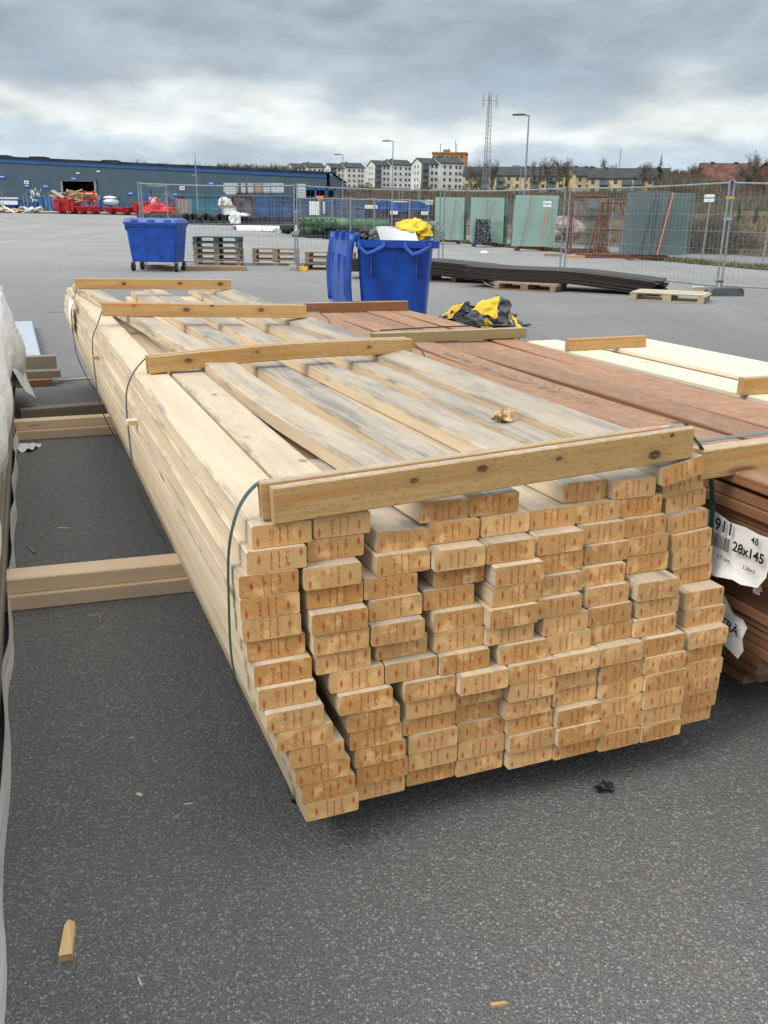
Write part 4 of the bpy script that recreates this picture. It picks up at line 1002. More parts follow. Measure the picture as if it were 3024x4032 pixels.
def clamp(label, xy, z, mat, wd=.14):
    m = MB(); m.box((0, 0, .012), (wd, .05, .014)); m.box((0, 0, -.012), (wd, .05, .014)); m.bar((0, -.035, 0), (0, .04, 0), .012, 6); o = m.build('fence_clamp', mat); tag(o, label, 'clamp', 'fence clamps'); o.location = (xy.x, xy.y, z)
mid_ = lambda a, b: (a + b) / 2
clamp('yellow clamp high on the rightmost pair of posts', mid_(P4, P4b), 1.70, M['clampyellow'])
clamp('bright metal clamp halfway up the rightmost pair of posts', mid_(P4, P4b), 1.34, M['alu'])
clamp('rusty clamp near the foot of the rightmost pair of posts', mid_(P4, P4b), .25, M['rust'])
clamp('rusty clamp on the posts in front of the rock pile', mid_(P3, P3b), .98, M['rust'])
clamp('bright clamp on the posts in front of the rock pile', mid_(P3, P3b), 1.27, M['alu'])
clamp('pale rope-wrapped clamp high on the posts before the rock pile', mid_(P3, P3b), 1.70, M['strap_brown'])
clamp('low bright clamp on the posts beside the open container', mid_(P2, P2b), .98, M['alu'])
clamp('upper bright clamp on the posts beside the open container', mid_(P2, P2b), 1.58, M['alu'])
clamp('foot clamp on the posts beside the open container', mid_(P2, P2b), .20, M['alu'])
clamp('bright clamp on the left pair of posts', mid_(P1, P1b), 1.37, M['alu'], .12)
def foot(label, xy, rz_, mat, d=(.62, .24, .13)):
    m = MB(); x, y, z = d; m.poly_prism([(-x / 2, 0), (x / 2, 0), (x / 2, z * .55), (x * .44, z), (-x * .42, z), (-x / 2, z * .6)], -y / 2, y / 2)
    o = m.build('ballast_block', mat); tag(o, label, 'fence foot', 'fence feet'); o.location = (xy.x, xy.y, 0); o.rotation_euler = (0, 0, rz_)
foot('dark concrete block under the rightmost pair of fence posts', mid_(P4, P4b) + Vector((.10, -.03)), R(10), M['dark_steel'], (.66, .25, .14))
m = MB(); m.box((0, 0, .045), (.22, .16, .05), bev=.01); o = m.build('pale_slab', M['white_pallet']); tag(o, 'pale wooden scrap leaning on the dark fence foot', 'wood scrap'); o.location = (mid_(P4, P4b).x - .36, mid_(P4, P4b).y + .02, .08)
foot('grey round-ended foot under the left pair of fence posts', P1 + Vector((-.05, 0)), R(95), M['concrete'], (.5, .17, .14))
m = MB(); m.box((0, 0, .055), (.20, .20, .09), bev=.02); m.box((.0, 0, .012), (.12, .22, .02)); o = m.build('yellow_block', M['clampyellow']); tag(o, 'yellow block beside the left pair of fence posts', 'block'); o.location = (P1b.x + .14, P1b.y, 0)
foot('dark foot hidden behind the black planks under the middle posts', mid_(P3, P3b), R(-60), M['dark_steel'])
foot('dark foot under the posts beside the open container', mid_(P2, P2b), R(-20), M['dark_steel'])
# far line of panels in front of the rolls
fy = [(1182, 51), (1262, 50.3), (1310, 49.8), (1382, 49), (1476, 48.4), (1614, 47.6), (1690, 47)]
lb = ['behind the left pair of posts', 'with the warning triangle beyond it', 'left of the open container lid', 'behind the lid of the open container', 'behind the yellow sack', 'at its right end, next to the green glass']
for i, ((u0, y0_), (u1, y1_)) in enumerate(zip(fy, fy[1:])):
    a = at(u0, 850, y0_); b = at(u1 - 3, 850, y1_); zg = g((a.x + b.x) / 2, 49)
    fence('far fence panel ' + lb[i], a.xy, b.xy, 2.05, 10, mid=1.05, z0_=zg, group='far fence panels', hz=(.5, 1.5), wr=.006, r=.03)

# chain-link fence along the kerb
cl = thing('chain_link_fence', 'leaning chain-link fence along the path behind the glass racks', 'fence', (0, 0, 0))
cp = []
s = -16.0
while s < 30: cp.append(s); s += 2.9
off_ = .95
m = MB()
for i, s in enumerate(cp):
    p = kerb(s, off_); mm = MB(); mm.bar((p.x, p.y, 0), (p.x + .05, p.y, 2.0), .028, 8); mm.build('post', M['galv'], cl)
a, b = kerb(cp[0], off_), kerb(cp[-1], off_)
for z in (.08, 1.0, 1.95): mm = MB(); mm.bar((a.x, a.y, z), (b.x, b.y, z), .006, 4); mm.build('tension_wire', M['galv'], cl)
L_ = (b - a).length; dd = (b - a) / L_; st = .12; k = -16
while k * st < L_:
    for sg in (1, -1):
        s0 = k * st if sg > 0 else k * st + 1.88
        pts = []
        x0, x1 = (k * st, k * st + 1.88); z0_, z1_ = (.08, 1.95) if sg > 0 else (1.95, .08)
        c0, c1 = max(0, x0), min(L_, x1)
        if c1 - c0 > .05:
            t0, t1 = (c0 - x0) / 1.88, (c1 - x0) / 1.88; q0 = a + dd * c0; q1 = a + dd * c1
            m.bar((q0.x, q0.y, z0_ + (z1_ - z0_) * t0), (q1.x, q1.y, z0_ + (z1_ - z0_) * t1), .0024, 3, caps=False)
    k += 1
m.build('wire_netting', M['galv'], cl, kind='stuff')

# ------------------------------------------------------------------ glass racks
def rack(label, u0, u1, vb, Y, hz=2.1, packs=None, legs=True, lw=None, yaw=0.0, frame_only=False, glass='glass_pack', depth=.9, tilt_=.14, fw=.62):
    a = at(u0, vb, Y); b = at(u1, vb, Y); L_ = (b - a).length; c = (a + b) / 2; z = g(c.x, c.y)
    t = thing('glass_rack', label, 'glass rack', (c.x, c.y, z), yaw, 'glass racks along the yard edge')
    fx = L_ * fw / 2
    m = MB()
    for x in (-fx, fx): m.box((x, 0, .12), (.10, depth, .10)); m.box((x, -depth / 2 + .04, .04), (.12, .10, .08)); m.box((x, depth / 2 - .04, .04), (.12, .10, .08))
    m.box((0, -depth / 2 + .05, .14), (L_ * fw, .09, .10)); m.box((0, depth / 2 - .05, .14), (L_ * fw, .09, .10)); m.build('base_frame', M['rust'], t)
    for x in (-fx * .92, fx * .92):
        m = MB(); m.bar((x, -.30, .18), (x, 0, hz), .035, 6); m.build('upright', M['rust'], t)
        m = MB(); m.bar((x, .30, .18), (x, 0, hz), .035, 6); m.build('upright', M['rust'], t)
    m = MB(); m.bar((-fx * .95, 0, hz), (fx * .95, 0, hz), .04, 6); m.build('top_bar', M['rust'], t)
    for zz_ in (.75, 1.40):
        m = MB(); yy = -.30 * (1 - zz_ / hz) - .0; m.bar((-fx * .92, yy, zz_), (fx * .92, yy, zz_), .022, 6); m.build('cross_bar', M['rust'], t)
    return t, L_
def pane(t, cx_, wdt, h, y0_, thick, mat, tl=.14, name='glass_sheet', shear=0.0, n=1):
    for k in range(n):
        m = MB(); y_ = y0_ - k * thick; z0_ = .19
        vs = []
        for dy in (0, -thick * .8 if n > 1 else -thick):
            for x, z in ((-wdt / 2, 0), (wdt / 2, 0), (wdt / 2 + shear, h), (-wdt / 2 + shear, h)): vs.append((cx_ + x, y_ + dy + tl * z, z0_ + z))
        m.add(vs, [(0, 1, 2, 3), (7, 6, 5, 4), (0, 4, 5, 1), (1, 5, 6, 2), (2, 6, 7, 3), (3, 7, 4, 0)])
        o = m.build(name, mat, t)
def sstrap(t, x0, z0_, x1, z1_, y_, mat, wd=.05):
    wd *= .7
    m = MB(); ribbon(m, [(x0, y_ - .03, z0_), (x1, y_ + .16 * (z1_ / 2), z1_)], (1, 0, 0), wd, .006); m.build('tension_strap', mat, t)
Yg = 45.0
t, L_ = rack('green glass sheets on a rack at the left, partly behind the open container', 1700, 1828, 962, 46.0, 2.05)
pane(t, .0, L_ * .88, 1.98, -.42, .05, M['glass_pack'], .13, n=4); pane(t, L_ * .44, .26, 1.98, -.2, .30, M['glass_edge'], .10)
sstrap(t, .05, .2, .32, 2.1, -.66, M['strap_brown'], .06)
t, L_ = rack('green glass sheets on the middle rack with a dark patch before them', 1838, 1980, 968, 43.0, 2.05)
pane(t, .0, L_ * .90, 1.95, -.42, .05, M['glass_pack'], .13, n=4); pane(t, L_ * .47, .30, 1.95, -.15, .35, M['glass_edge'], .10)
sstrap(t, -.10, .3, .0, 2.1, -.66, M['strap_brown'], .05); sstrap(t, .12, 1.2, .35, 2.1, -.66, M['strap_brown'], .05)
m = MB(); c = at(1903, 950, 41.9)
rp = [(-.42, 0), (.40, 0), (.24, .70), (.12, 1.08), (-.38, 1.10), (-.40, .5)]
m.poly_prism([(x, z) for x, z in rp], -.14, .14)
for i in range(900):
    x = rnd(-.38, .28); z = rnd(.02, 1.08); s = rnd(.02, .05)
    m.add([(x, -.15, z), (x + s, -.15 - rnd(0, .04), z + rnd(-s, s)), (x + rnd(-s, s), -.16, z + s)], [(0, 1, 2)], random.randrange(3))
o = m.build('netted_bundle', [M['black'], M['dark_steel'], M['galv']]); tag(o, 'dark netted bundle standing before the middle green glass', 'bundle'); o.location = (c.x, c.y, .12)
m = MB()
for i in range(500):
    x = rnd(-.35, .35); z = rnd(.0, .9) * (1 - abs(x)); s = rnd(.02, .05); m.add([(x, rnd(-.1, .1), z), (x + s, rnd(-.1, .1), z + rnd(-s, s)), (x + rnd(-s, s), 0, z + s)], [(0, 1, 2)], random.randrange(3))
o = m.build('netted_bundle', [M['black'], M['dark_steel'], M['galv']]); tag(o, 'ragged dark bundle behind the right corner of the open container', 'bundle'); q = at(1722, 925, 44.6); o.location = (q.x, q.y, .15)
t, L_ = rack('wide pale green glass sheets on the rack with an orange strap', 2003, 2172, 985, 38.5, 2.12, fw=.62)
pane(t, .0, L_ * .98, 1.98, -.42, .06, M['glass_pack'], .12, n=3, shear=.10)
sstrap(t, .30, .2, .62, 2.15, -.64, M['orange'], .06); sstrap(t, -.50, .2, -.12, 2.15, -.64, M['strap_brown'], .05)
t, L_ = rack('empty rusty rack behind the dark fence clamp, right of the rocks', 2228, 2385, 1000, 36.0, 2.12, fw=.95)
pane(t, .35, .9, 1.85, -.1, .02, M['glass_clear'], .05)
sstrap(t, -.05, .1, .45, 2.05, -.5, M['strap_brown'], .05)
t = thing('steel_stand', 'smaller rusty angle frame with diagonal braces in front of the empty rack', 'steel frame', at(2385, 1012, 32.8), R(4))
t.location.z = 0
for a, b in (((-.55, -.3, .1), (-.30, -.05, 1.85)), ((-.55, .3, .1), (-.30, .05, 1.85)), ((-.28, 0, .1), (-.25, 0, 1.85)), ((.62, 0, .1), (.62, 0, 1.83))):
    m = MB(); m.bar(a, b, .032, 6); m.build('upright', M['rust'], t)
for a, b, nm in (((-.32, 0, 1.85), (.64, 0, 1.83), 'top_bar'), ((-.3, 0, .95), (.64, 0, .93), 'cross_bar'), ((-.4, -.1, .35), (.0, 0, .33), 'cross_bar'), ((-.28, 0, .95), (.20, 0, 1.80), 'brace'), ((.35, 0, 1.80), (.62, 0, 1.2), 'brace')):
    m = MB(); m.bar(a, b, .028, 6); m.build(nm, M['rust'], t)
m = MB(); m.box((0, 0, .07), (1.9, .9, .12)); m.build('base_frame', M['rust'], t)
t, L_ = rack('clear glass sheets on the rusty rack farthest right, with an orange strap', 2418, 2672, 1022, 31.3, 2.16, fw=.52, yaw=R(-4))
pane(t, -.02, 2.05, 1.96, -.46, .016, M['glass_clear'], .12, n=2, shear=.18); pane(t, .18, 2.0, 1.30, -.40, .02, M['glass_clear'], .12); pane(t, .38, 1.9, 1.97, -.2, .016, M['glass_clear'], .06, shear=.05)
sstrap(t, .20, .2, .56, 2.16, -.60, M['orange'], .055); sstrap(t, -.32, .2, .02, 2.1, -.60, M['black'], .03); sstrap(t, .0, .2, .12, 2.1, -.60, M['black'], .03)
groundbeam('timber_beam', 'short brown beam on the ground before the rock pile', 'beam', at(2145, 995, 33.5).x, 33.5, at(2215, 995, 33.3).x, 33.3, 0, .12, .09, M['pallet'])
groundbeam('timber_beam', 'pale beam lying before the empty rusty rack', 'beam', at(2225, 1000, 32.4).x, 32.4, at(2305, 1002, 32.3).x, 32.3, 0, .12, .08, M['batten'])
m = MB(); m.grid(lambda a, b: (.34 * (a - .5), .25 * (b - .5), .01 + .08 * math.sin(a * 3) * math.sin(b * 3)), 6, 6); o = m.build('plastic_scrap', M['white']); tag(o, 'black and white scrap on the asphalt before the middle glass rack', 'plastic scrap'); o.location = gz(1905, 996)
# rock pile
rk = [(2172, 905, .42), (2195, 890, .40), (2215, 880, .38), (2235, 900, .48), (2255, 905, .50), (2180, 920, .34), (2205, 918, .36), (2228, 922, .36), (2160, 922, .32), (2248, 925, .38), (2190, 872, .30), (2240, 880, .34), (2212, 905, .34)]
for i, (u, v, r_) in enumerate(rk):
    p = at(u, v, 46.0 + rnd(-.4, .6)); m = MB(); crumple(m, (0, 0, 0), (r_ * 1.1, r_ * .9, r_ * .8), 11.3 + i, 9, 7, amp=.28)
    o = m.build('boulder', M['boulder']); tag(o, ('pinkish ' if i % 3 == 0 else 'grey-brown ') + ['boulder at the left of the rock pile', 'boulder at the upper left of the rock pile', 'boulder near the top of the rock pile', 'large boulder in the middle of the rock pile', 'large boulder at the right end of the rock pile', 'boulder at the lower left of the rock pile', 'boulder low in the middle of the rock pile', 'boulder low right of the middle in the rock pile', 'leftmost low boulder of the rock pile', 'lowest boulder at the right of the rock pile', 'topmost left boulder of the rock pile', 'topmost right boulder of the rock pile', 'boulder at the heart of the rock pile'][i], 'boulder', 'boulders of the rock pile'); o.location = p
# ------------------------------------------------------------------ things far across the yard
def onground(u, v, Y): p = at(u, v, Y); return Vector((p.x, Y, g(p.x, Y)))
def pxm(Y): return FPX / (Y * math.cos(PIT) + .25)          # photograph pixels per metre at that distance
# warehouse
WY = 148.0
wh = thing('warehouse', 'long low blue-grey metal warehouse across the yard', 'warehouse', (0, 0, 0))
xl, xr = at(-700, 720, WY).x, at(1298, 760, WY).x
zt0, zt1 = at(0, 616, WY).z, at(1298, 677, WY).z
ht = (at(0, 616, WY).z + at(1298, 678, WY).z) / 2
slope = (at(1298, 678, WY).z - at(0, 616, WY).z) / (at(1298, 678, WY).x - at(0, 616, WY).x)
def roofz(x): return at(0, 616, WY).z + slope * (x - at(0, 616, WY).x)
dx0, dx1 = at(247, 760, WY).x, at(378, 760, WY).x; dzt = at(312, 714, WY).z; zb_ = .5
m = MB()
def wallpiece(xa, xb, za, zb2a, zb2b, y0=WY, y1=WY + .25):
    vs = [(xa, y0, za), (xb, y0, za), (xb, y0, zb2b), (xa, y0, zb2a), (xa, y1, za), (xb, y1, za), (xb, y1, zb2b), (xa, y1, zb2a)]
    m.add(vs, [(0, 1, 2, 3), (7, 6, 5, 4), (0, 4, 5, 1), (1, 5, 6, 2), (2, 6, 7, 3), (3, 7, 4, 0)])
wallpiece(xl, dx0, 0, roofz(xl), roofz(dx0)); wallpiece(dx0, dx1, dzt, roofz(dx0), roofz(dx1)); wallpiece(dx1, xr, 0, roofz(dx1), roofz(xr))
m.add([(xr, WY, 0), (xr, WY + 60, 0), (xr, WY + 60, roofz(xr)), (xr, WY, roofz(xr))], [(0, 1, 2, 3)])
m.build('wall', M['cladding'], wh)
m = MB(); m.add([(xl, WY - .3, roofz(xl) + .05), (xr + .3, WY - .3, roofz(xr) + .05), (xr + .3, WY + 60, roofz(xr) + .35), (xl, WY + 60, roofz(xl) + .35)], [(0, 1, 2, 3)])
m.add([(xl, WY - .3, roofz(xl) - .22), (xr + .3, WY - .3, roofz(xr) - .22), (xr + .3, WY - .3, roofz(xr) + .05), (xl, WY - .3, roofz(xl) + .05)], [(0, 1, 2, 3)]); m.build('roof', M['bitumen'], wh)
m = MB(); m.add([(xl, WY - .12, roofz(xl) - .85), (xr, WY - .12, roofz(xr) - .85), (xr, WY - .12, roofz(xr) - .22), (xl, WY - .12, roofz(xl) - .22), (xl, WY, roofz(xl) - .85), (xr, WY, roofz(xr) - .85)], [(0, 1, 2, 3), (4, 5, 1, 0)]); m.build('fascia', M['trimblue'], wh)
for u0, u1 in ((0, 28), (115, 175), (400, 458)):
    a, b = at(u0, 612, WY + 3), at(u1, 612, WY + 3); m = MB(); m.box(((a.x + b.x) / 2, WY + 4, roofz(a.x) + .12), (b.x - a.x, 2.5, .42)); m.build('roof_light', M['bitumen'], wh)
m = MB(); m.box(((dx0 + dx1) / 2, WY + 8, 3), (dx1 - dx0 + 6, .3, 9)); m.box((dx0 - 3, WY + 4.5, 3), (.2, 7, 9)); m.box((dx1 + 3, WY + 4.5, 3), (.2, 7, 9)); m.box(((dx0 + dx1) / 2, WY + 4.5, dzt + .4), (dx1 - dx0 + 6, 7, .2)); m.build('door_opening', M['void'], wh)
for x in (dx0, dx1): m = MB(); m.box((x, WY - .1, dzt / 2), (.30, .25, dzt)); m.build('door_jamb', M['galv'], wh)
m = MB(); m.box(((dx0 + dx1) / 2, WY - .1, dzt + .15), (dx1 - dx0 + .5, .3, .35)); m.build('door_head', M['dark_steel'], wh)
a, b = at(535, 745, WY), at(598, 800, WY); m = MB(); m.box(((a.x + b.x) / 2, WY - .06, (a.z + 1) / 2), (b.x - a.x, .12, a.z - 1)); m.build('blue_door', M['trimblue'], wh)
def wsign(u, v, wpx, hpx, mat, nm='wall_sign', txt=False):
    p = at(u, v, WY); s = 1 / pxm(WY); m = MB(); m.box((p.x, WY - .08, p.z), (wpx * s, .05, hpx * s)); o = m.build(nm, mat, wh)
    if txt:
        m = MB()
        for k in range(5): m.box((p.x + (k - 2) * wpx * s * .13, WY - .11, p.z), (wpx * s * .08, .02, hpx * s * .3))
        m.build('lettering', M['print'] if mat is M['white'] else M['white'], o)
for u, v in ((10, 696), (107, 731), (181, 733), (290, 703), (515, 761), (690, 765), (832, 722), (930, 726)): wsign(u, v, 22, 12, M['signblue'], txt=True)
wsign(110, 756, 11, 9, M['signblue']); wsign(105, 719, 18, 14, M['white'], txt=True); wsign(718, 741, 19, 14, M['white'], txt=True)
for u, v in ((307, 682), (388, 675), (1302, 687)): wsign(u, v, 13, 5, M['white'], 'wall_lamp')
for u, v in ((592, 657), (1115, 680)): wsign(u, v, 12, 9, M['bitumen'], 'vent')
a, b = at(1205, 765, WY), at(1297, 765, WY); m = MB(); m.box(((a.x + b.x) / 2, WY - .08, (a.z + 1) / 2 + .5), (b.x - a.x, .12, a.z)); m.build('blue_band', M['trimblue'], wh)
m = MB(); p = at(1293, 720, WY); m.box((p.x, WY - .07, 4), (.5, .1, 7.0)); m.build('corner_trim', M['void'], wh)
for i in range(26):
    p = at(rnd(120, 170), rnd(745, 800), WY); m = MB() if i == 0 else m; m.box((p.x, WY - .02, p.z), (rnd(.05, .35), .02, rnd(.1, .6)))
m.build('peeled_patches', M['white'], wh)

# apron: pale strip in front of the warehouse
def ground_strip(name, u0, u1, Y0, Y1, dz, mat, n=24):
    m = MB()
    def fn(a, b):
        Y = Y0 + (Y1 - Y0) * b; xa, xb = at(u0, 850, Y).x, at(u1, 850, Y).x; x = xa + (xb - xa) * a; return (x, Y, g(x, Y) + dz)
    m.grid(fn, n, 5, flip=False); return m.build(name, mat, kind='structure')
ground_strip('concrete_strip', -500, 760, 82, 93, .03, M['concrete'])

def skip(label, u0, u1, vt, Y, mat, dp=2.0, taper=.12, arch=True, name='skip', cat='skip', group='red skips'):
    s = 1 / pxm(Y); c = onground((u0 + u1) / 2, 840, Y); wd = (u1 - u0) * s; h = at((u0 + u1) / 2, vt, Y).z - c.z
    t = thing(name, label, cat, c, 0, group); m = MB()
    def ring(k, z): return [(-wd / 2 * k, -dp / 2 * k, z), (wd / 2 * k, -dp / 2 * k, z), (wd / 2 * k, dp / 2 * k, z), (-wd / 2 * k, dp / 2 * k, z)]
    loft(m, [ring(1 - taper, .12), ring(1, h)], cap1=False); loft(m, [ring(.95, h), ring(.95 - taper, .2)], cap1=True); m.build('tub', mat, t)
    m = MB()
    for a, b in zip(ring(1.0, h), ring(1.0, h)[1:] + ring(1.0, h)[:1]): m.bar(a, b, .05, 4)
    m.build('rim', mat, t)
    for x in (-wd * .22, wd * .22): m = MB(); m.box((x, -dp / 2, h * .5), (.09, .14, h)); m.build('rib', mat, t)
    for x in (-wd * .3, wd * .3): m = MB(); m.box((x, 0, .06), (.12, dp * .8, .12)); m.build('runner', M['dark_steel'], t)
    if arch:
        m = MB(); m.tube([(wd * .22 * math.cos(a), -dp / 2 - .08, h * .60 + h * .3 * math.sin(a)) for a in [math.pi * i / 8 for i in range(9)]], .045, 5); m.build('lifting_arch', mat, t)
    return t, c, wd, h
def timber_heap(label, c, wd, dp, z, n, mats, seed, hgt=.5, sz=(.5, 1.6)):
    rs = random.Random(seed); m = MB()
    for i in range(n):
        x = rs.uniform(-wd / 2, wd / 2); y = rs.uniform(-dp / 2, dp / 2); k = 1 - abs(x) / wd
        m.box((x, y, hgt * k * rs.random()), (rs.uniform(*sz), rs.uniform(.08, .3), rs.uniform(.03, .2)), rot=(rs.uniform(-.4, .4), rs.uniform(-.45, .45), rs.uniform(-1, 1)), mi=rs.randrange(len(mats)))
    o = m.build('scrap_wood', mats, kind='stuff'); tag(o, label, 'scrap wood'); o.location = (c.x, c.y, z); return o
SY = 78.0
_, c, wd, h = skip('tall red skip heaped with scrap wood, left of the others', 230, 310, 787, SY, M['skipred'])
timber_heap('heap of pale scrap wood in the tall red skip', Vector((c.x + .6, c.y + .3, 0)), 3.4, 1.6, c.z + h - .05, 60, [M['whitewood'], M['batten'], M['pallet']], 3, .75)
skip('low red skip with a ladder frame, right of the tall one', 313, 394, 815, SY, M['skipred'], arch=False)
m = MB(); c = onground(358, 840, SY - 1)
for z in (.7, 1.2, 1.7): m.box((c.x, c.y, c.z + z), (1.1, .1, .09))
for x in (-.5, .5): m.box((c.x + x, c.y, c.z + 1.0), (.1, .1, 1.7), rot=(0, R(-10 if x > 0 else 8), 0))
tag(m.build('lifting_ladder', M['skipred']), 'red ladder-like lifting frame on the low red skip', 'lifting frame')
skip('low red skip left of the closed blue container', 424, 522, 817, SY, M['skipred'])
skip('red container with rubbish behind the left end of the fence', 535, 600, 799, SY, M['skipred'])
_, c, wd, h = skip('red skip heaped with tangled red mesh', 602, 632, 801, SY, M['skipred'], arch=False)
m = MB(); rs = random.Random(5)
for i in range(90):
    a = Vector((rs.uniform(-1.2, 1.1), rs.uniform(-.6, .6), rs.uniform(0, 1.2))); b = a + Vector((rs.uniform(-.9, .9), rs.uniform(-.4, .4), rs.uniform(-.9, .9))); b.z = max(b.z, 0); a.z = a.z * (1 - .4 * abs(a.x)); m.bar(a, b, .035, 3)
crumple(m, (0, 0, .35), (1.2, .7, .55), 4.4, 14, 8, amp=.4); o = m.build('red_mesh_heap', M['skipred']); tag(o, 'tangled heap of red plastic mesh between skips and yellow signs', 'mesh heap'); o.location = onground(622, 830, 76.5)
timber_heap('small pile of pale planks on the verge at the left edge', onground(38, 838, 80), 2.3, .8, g(-34, 80) + .05, 14, [M['whitewood'], M['batten']], 8, .25, (1.2, 2.0))
timber_heap('low pile of white planks on the verge, second from the left', onground(102, 842, 78), 2.6, .8, g(-33, 78) + .05, 16, [M['white'], M['whitewood']], 9, .25, (1.0, 1.8))
for i, (u0, u1, vt, lab_) in enumerate([(-20, 80, 788, 'blue skip at the left edge with a white plate'), (86, 166, 796, 'open blue skip second from the left'), (170, 232, 776, 'high blue skip behind the scrap wood'), (240, 362, 790, 'long blue container behind the scrap wood heap'), (384, 470, 782, 'blue skip with white sacks in front of the warehouse wall'), (486, 530, 800, 'small blue-grey skip behind the low red one')]):
    _, c, wd, h = skip(lab_, u0, u1, vt, 100 if i < 5 else 96, M['skipblue'] if i < 5 else M['cgrey'], 2.2, .18 if i < 2 else .05, False, 'blue_skip', 'skip', 'blue skips before the warehouse')
def blob(name, label, cat, u, v, Y, sz, mat, seed=1.0, z=None, amp=.35, group=None, kind=None):
    m = MB(); crumple(m, (0, 0, 0), sz, seed, 18, 12, amp=amp); o = m.build(name, mat, kind=kind); tag(o, label, cat, group); p = at(u, v, Y); o.location = p; return o
blob('white_sack', 'white sacks on the blue skip in front of the warehouse', 'sack', 432, 784, 99.5, (.75, .4, .28), M['white'], 2.3, amp=.2)
blob('white_sack', 'pale bundle hanging over the front of the blue skip', 'sack', 437, 796, 98.6, (.8, .25, .3), M['alu'], 3.3, amp=.15)
m = MB(); p = at(22, 780, 99); m.box((p.x, p.y, p.z), (2.6, .3, .14)); tag(m.build('white_board', M['white']), 'white board lying on the leftmost blue skip', 'board')
m = MB(); p = at(36, 798, 98.8); m.box((p.x, p.y, p.z), (1.8, .08, .4)); tag(m.build('name_plate', M['white']), 'white plate on the side of the leftmost blue skip', 'plate')
# light posts of the wire fence at the left
for i, (u, vt, vb) in enumerate([(4, 770, 835), (14, 752, 815), (97, 765, 815), (110, 758, 800), (183, 768, 836), (198, 758, 810), (290, 762, 785), (364, 775, 818), (452, 782, 815), (465, 770, 842)]):
    Y = 88; p = at(u, vb, Y); q = at(u - 4, vt, Y); zb2 = g(p.x, Y); m = MB(); m.bar((0, 0, 0), (q.x - p.x - .1, 0, q.z - zb2), .035, 5); o = m.build('fence_post', M['galv']); o.location = (p.x, Y, zb2)
    tag(o, ['leftmost thin grey post, at the very edge of the picture', 'second thin grey post from the left edge', 'thin grey post left of the white wall notice', 'thin grey post just right of the white wall notice', 'thin grey post left of the peeled wall patch', 'thin grey post in front of the peeled wall patch', 'thin grey post sticking up behind the scrap wood', 'thin grey post at the right jamb of the warehouse door', 'thin grey post left of the white sacks', 'thin grey post right of the white sacks'][i], 'post', 'thin posts before the skips')

# containers
def container(label, u0, u1, vt, Y, mat, dp=2.4, ribs=True, doors=False, group='shipping containers', rusty=None, name='shipping_container', cat='container'):
    s = 1 / pxm(Y); c = onground((u0 + u1) / 2, 850, Y); wd = (u1 - u0) * s; h = at((u0 + u1) / 2, vt, Y).z - c.z
    t = thing(name, label, cat, c, 0, group)
    m = MB()
    if ribs:
        n = max(6, int(wd / .28)); vs = []; k = 0
        for i in range(n):
            x0 = -wd / 2 + .1 + (wd - .2) * i / n; x1 = x0 + (wd - .2) / n; d = .05
            for x, y in ((x0, 0), (x0 + (x1 - x0) * .35, 0), (x0 + (x1 - x0) * .5, d), (x0 + (x1 - x0) * .85, d), (x1, 0)): vs.append((x, -dp / 2 + y, .12)); vs.append((x, -dp / 2 + y, h - .1))
        fs = [(2 * i, 2 * i + 2, 2 * i + 3, 2 * i + 1) for i in range(len(vs) // 2 - 1)]; m.add(vs, fs)
    else: m.box((0, -dp / 2 + .05, h / 2), (wd - .2, .04, h - .2))
    m.box((0, .06, h / 2), (wd - .1, dp - .14, h - .12)); m.build('side_panel', mat, t)
    m = MB()
    for x in (-wd / 2 + .07, wd / 2 - .07): m.box((x, -dp / 2 + .02, h / 2), (.14, .16, h))
    m.box((0, -dp / 2 + .02, h - .06), (wd, .15, .12)); m.box((0, -dp / 2 + .02, .08), (wd, .15, .16)); m.build('frame', rusty or mat, t)
    if doors:
        for x in (-wd * .25, wd * .25):
            m = MB(); m.box((x, -dp / 2 - .02, h / 2), (wd * .44, .05, h - .3)); d = m.build('door', mat, t)
            m = MB()
            for q in (-.12, .12): m.bar((x + q * wd * .8, -dp / 2 - .08, .15), (x + q * wd * .8, -dp / 2 - .08, h - .15), .02, 5)
            m.build('lock_rod', M['galv'], d)
            for zz_ in (.32, .62):
                m = MB(); m.box((x, -dp / 2 - .06, h * zz_), (wd * .16, .04, h * .10)); m.build('recess', M['cbrown'], d)
    return t, c, wd, h
container('brown shipping container seen end-on, left of the teal one', 709, 746, 771, 108, M['cbrown'], 2.4, doors=False)
container('teal shipping container beside the brown one', 746, 922, 772, 108, M['teal'], ribs=False)
container('rust-streaked blue container under the white crates', 928, 1005, 772, 107, M['crust'], rusty=M['rust'])
container('faded blue ribbed container in the middle of the row', 1007, 1152, 772, 107, M['cblue'])
container('low blue container standing in front of the ribbed one', 1088, 1158, 790, 104, M['cblue'], rusty=M['dark_steel'])
t, c, wd, h = container('grey-blue container with a white notice on its door', 1178, 1282, 791, 102, M['cgrey'])
m = MB(); s = 1 / pxm(102); m.box((.35 * 1, -1.35, h * .62), (1.15, .06, 1.4)); m.build('notice', M['white'], t)
m = MB(); m.box((1.55, -1.35, h * .66), (.6, .06, 1.2)); m.build('notice', M['white'], t)
container('faded blue container between the notice and the double doors', 1283, 1330, 790, 101, M['cblue'])
t, c, wd, h = container('grey-blue container end with double recessed doors', 1332, 1438, 791, 100, M['cgrey'], doors=True)
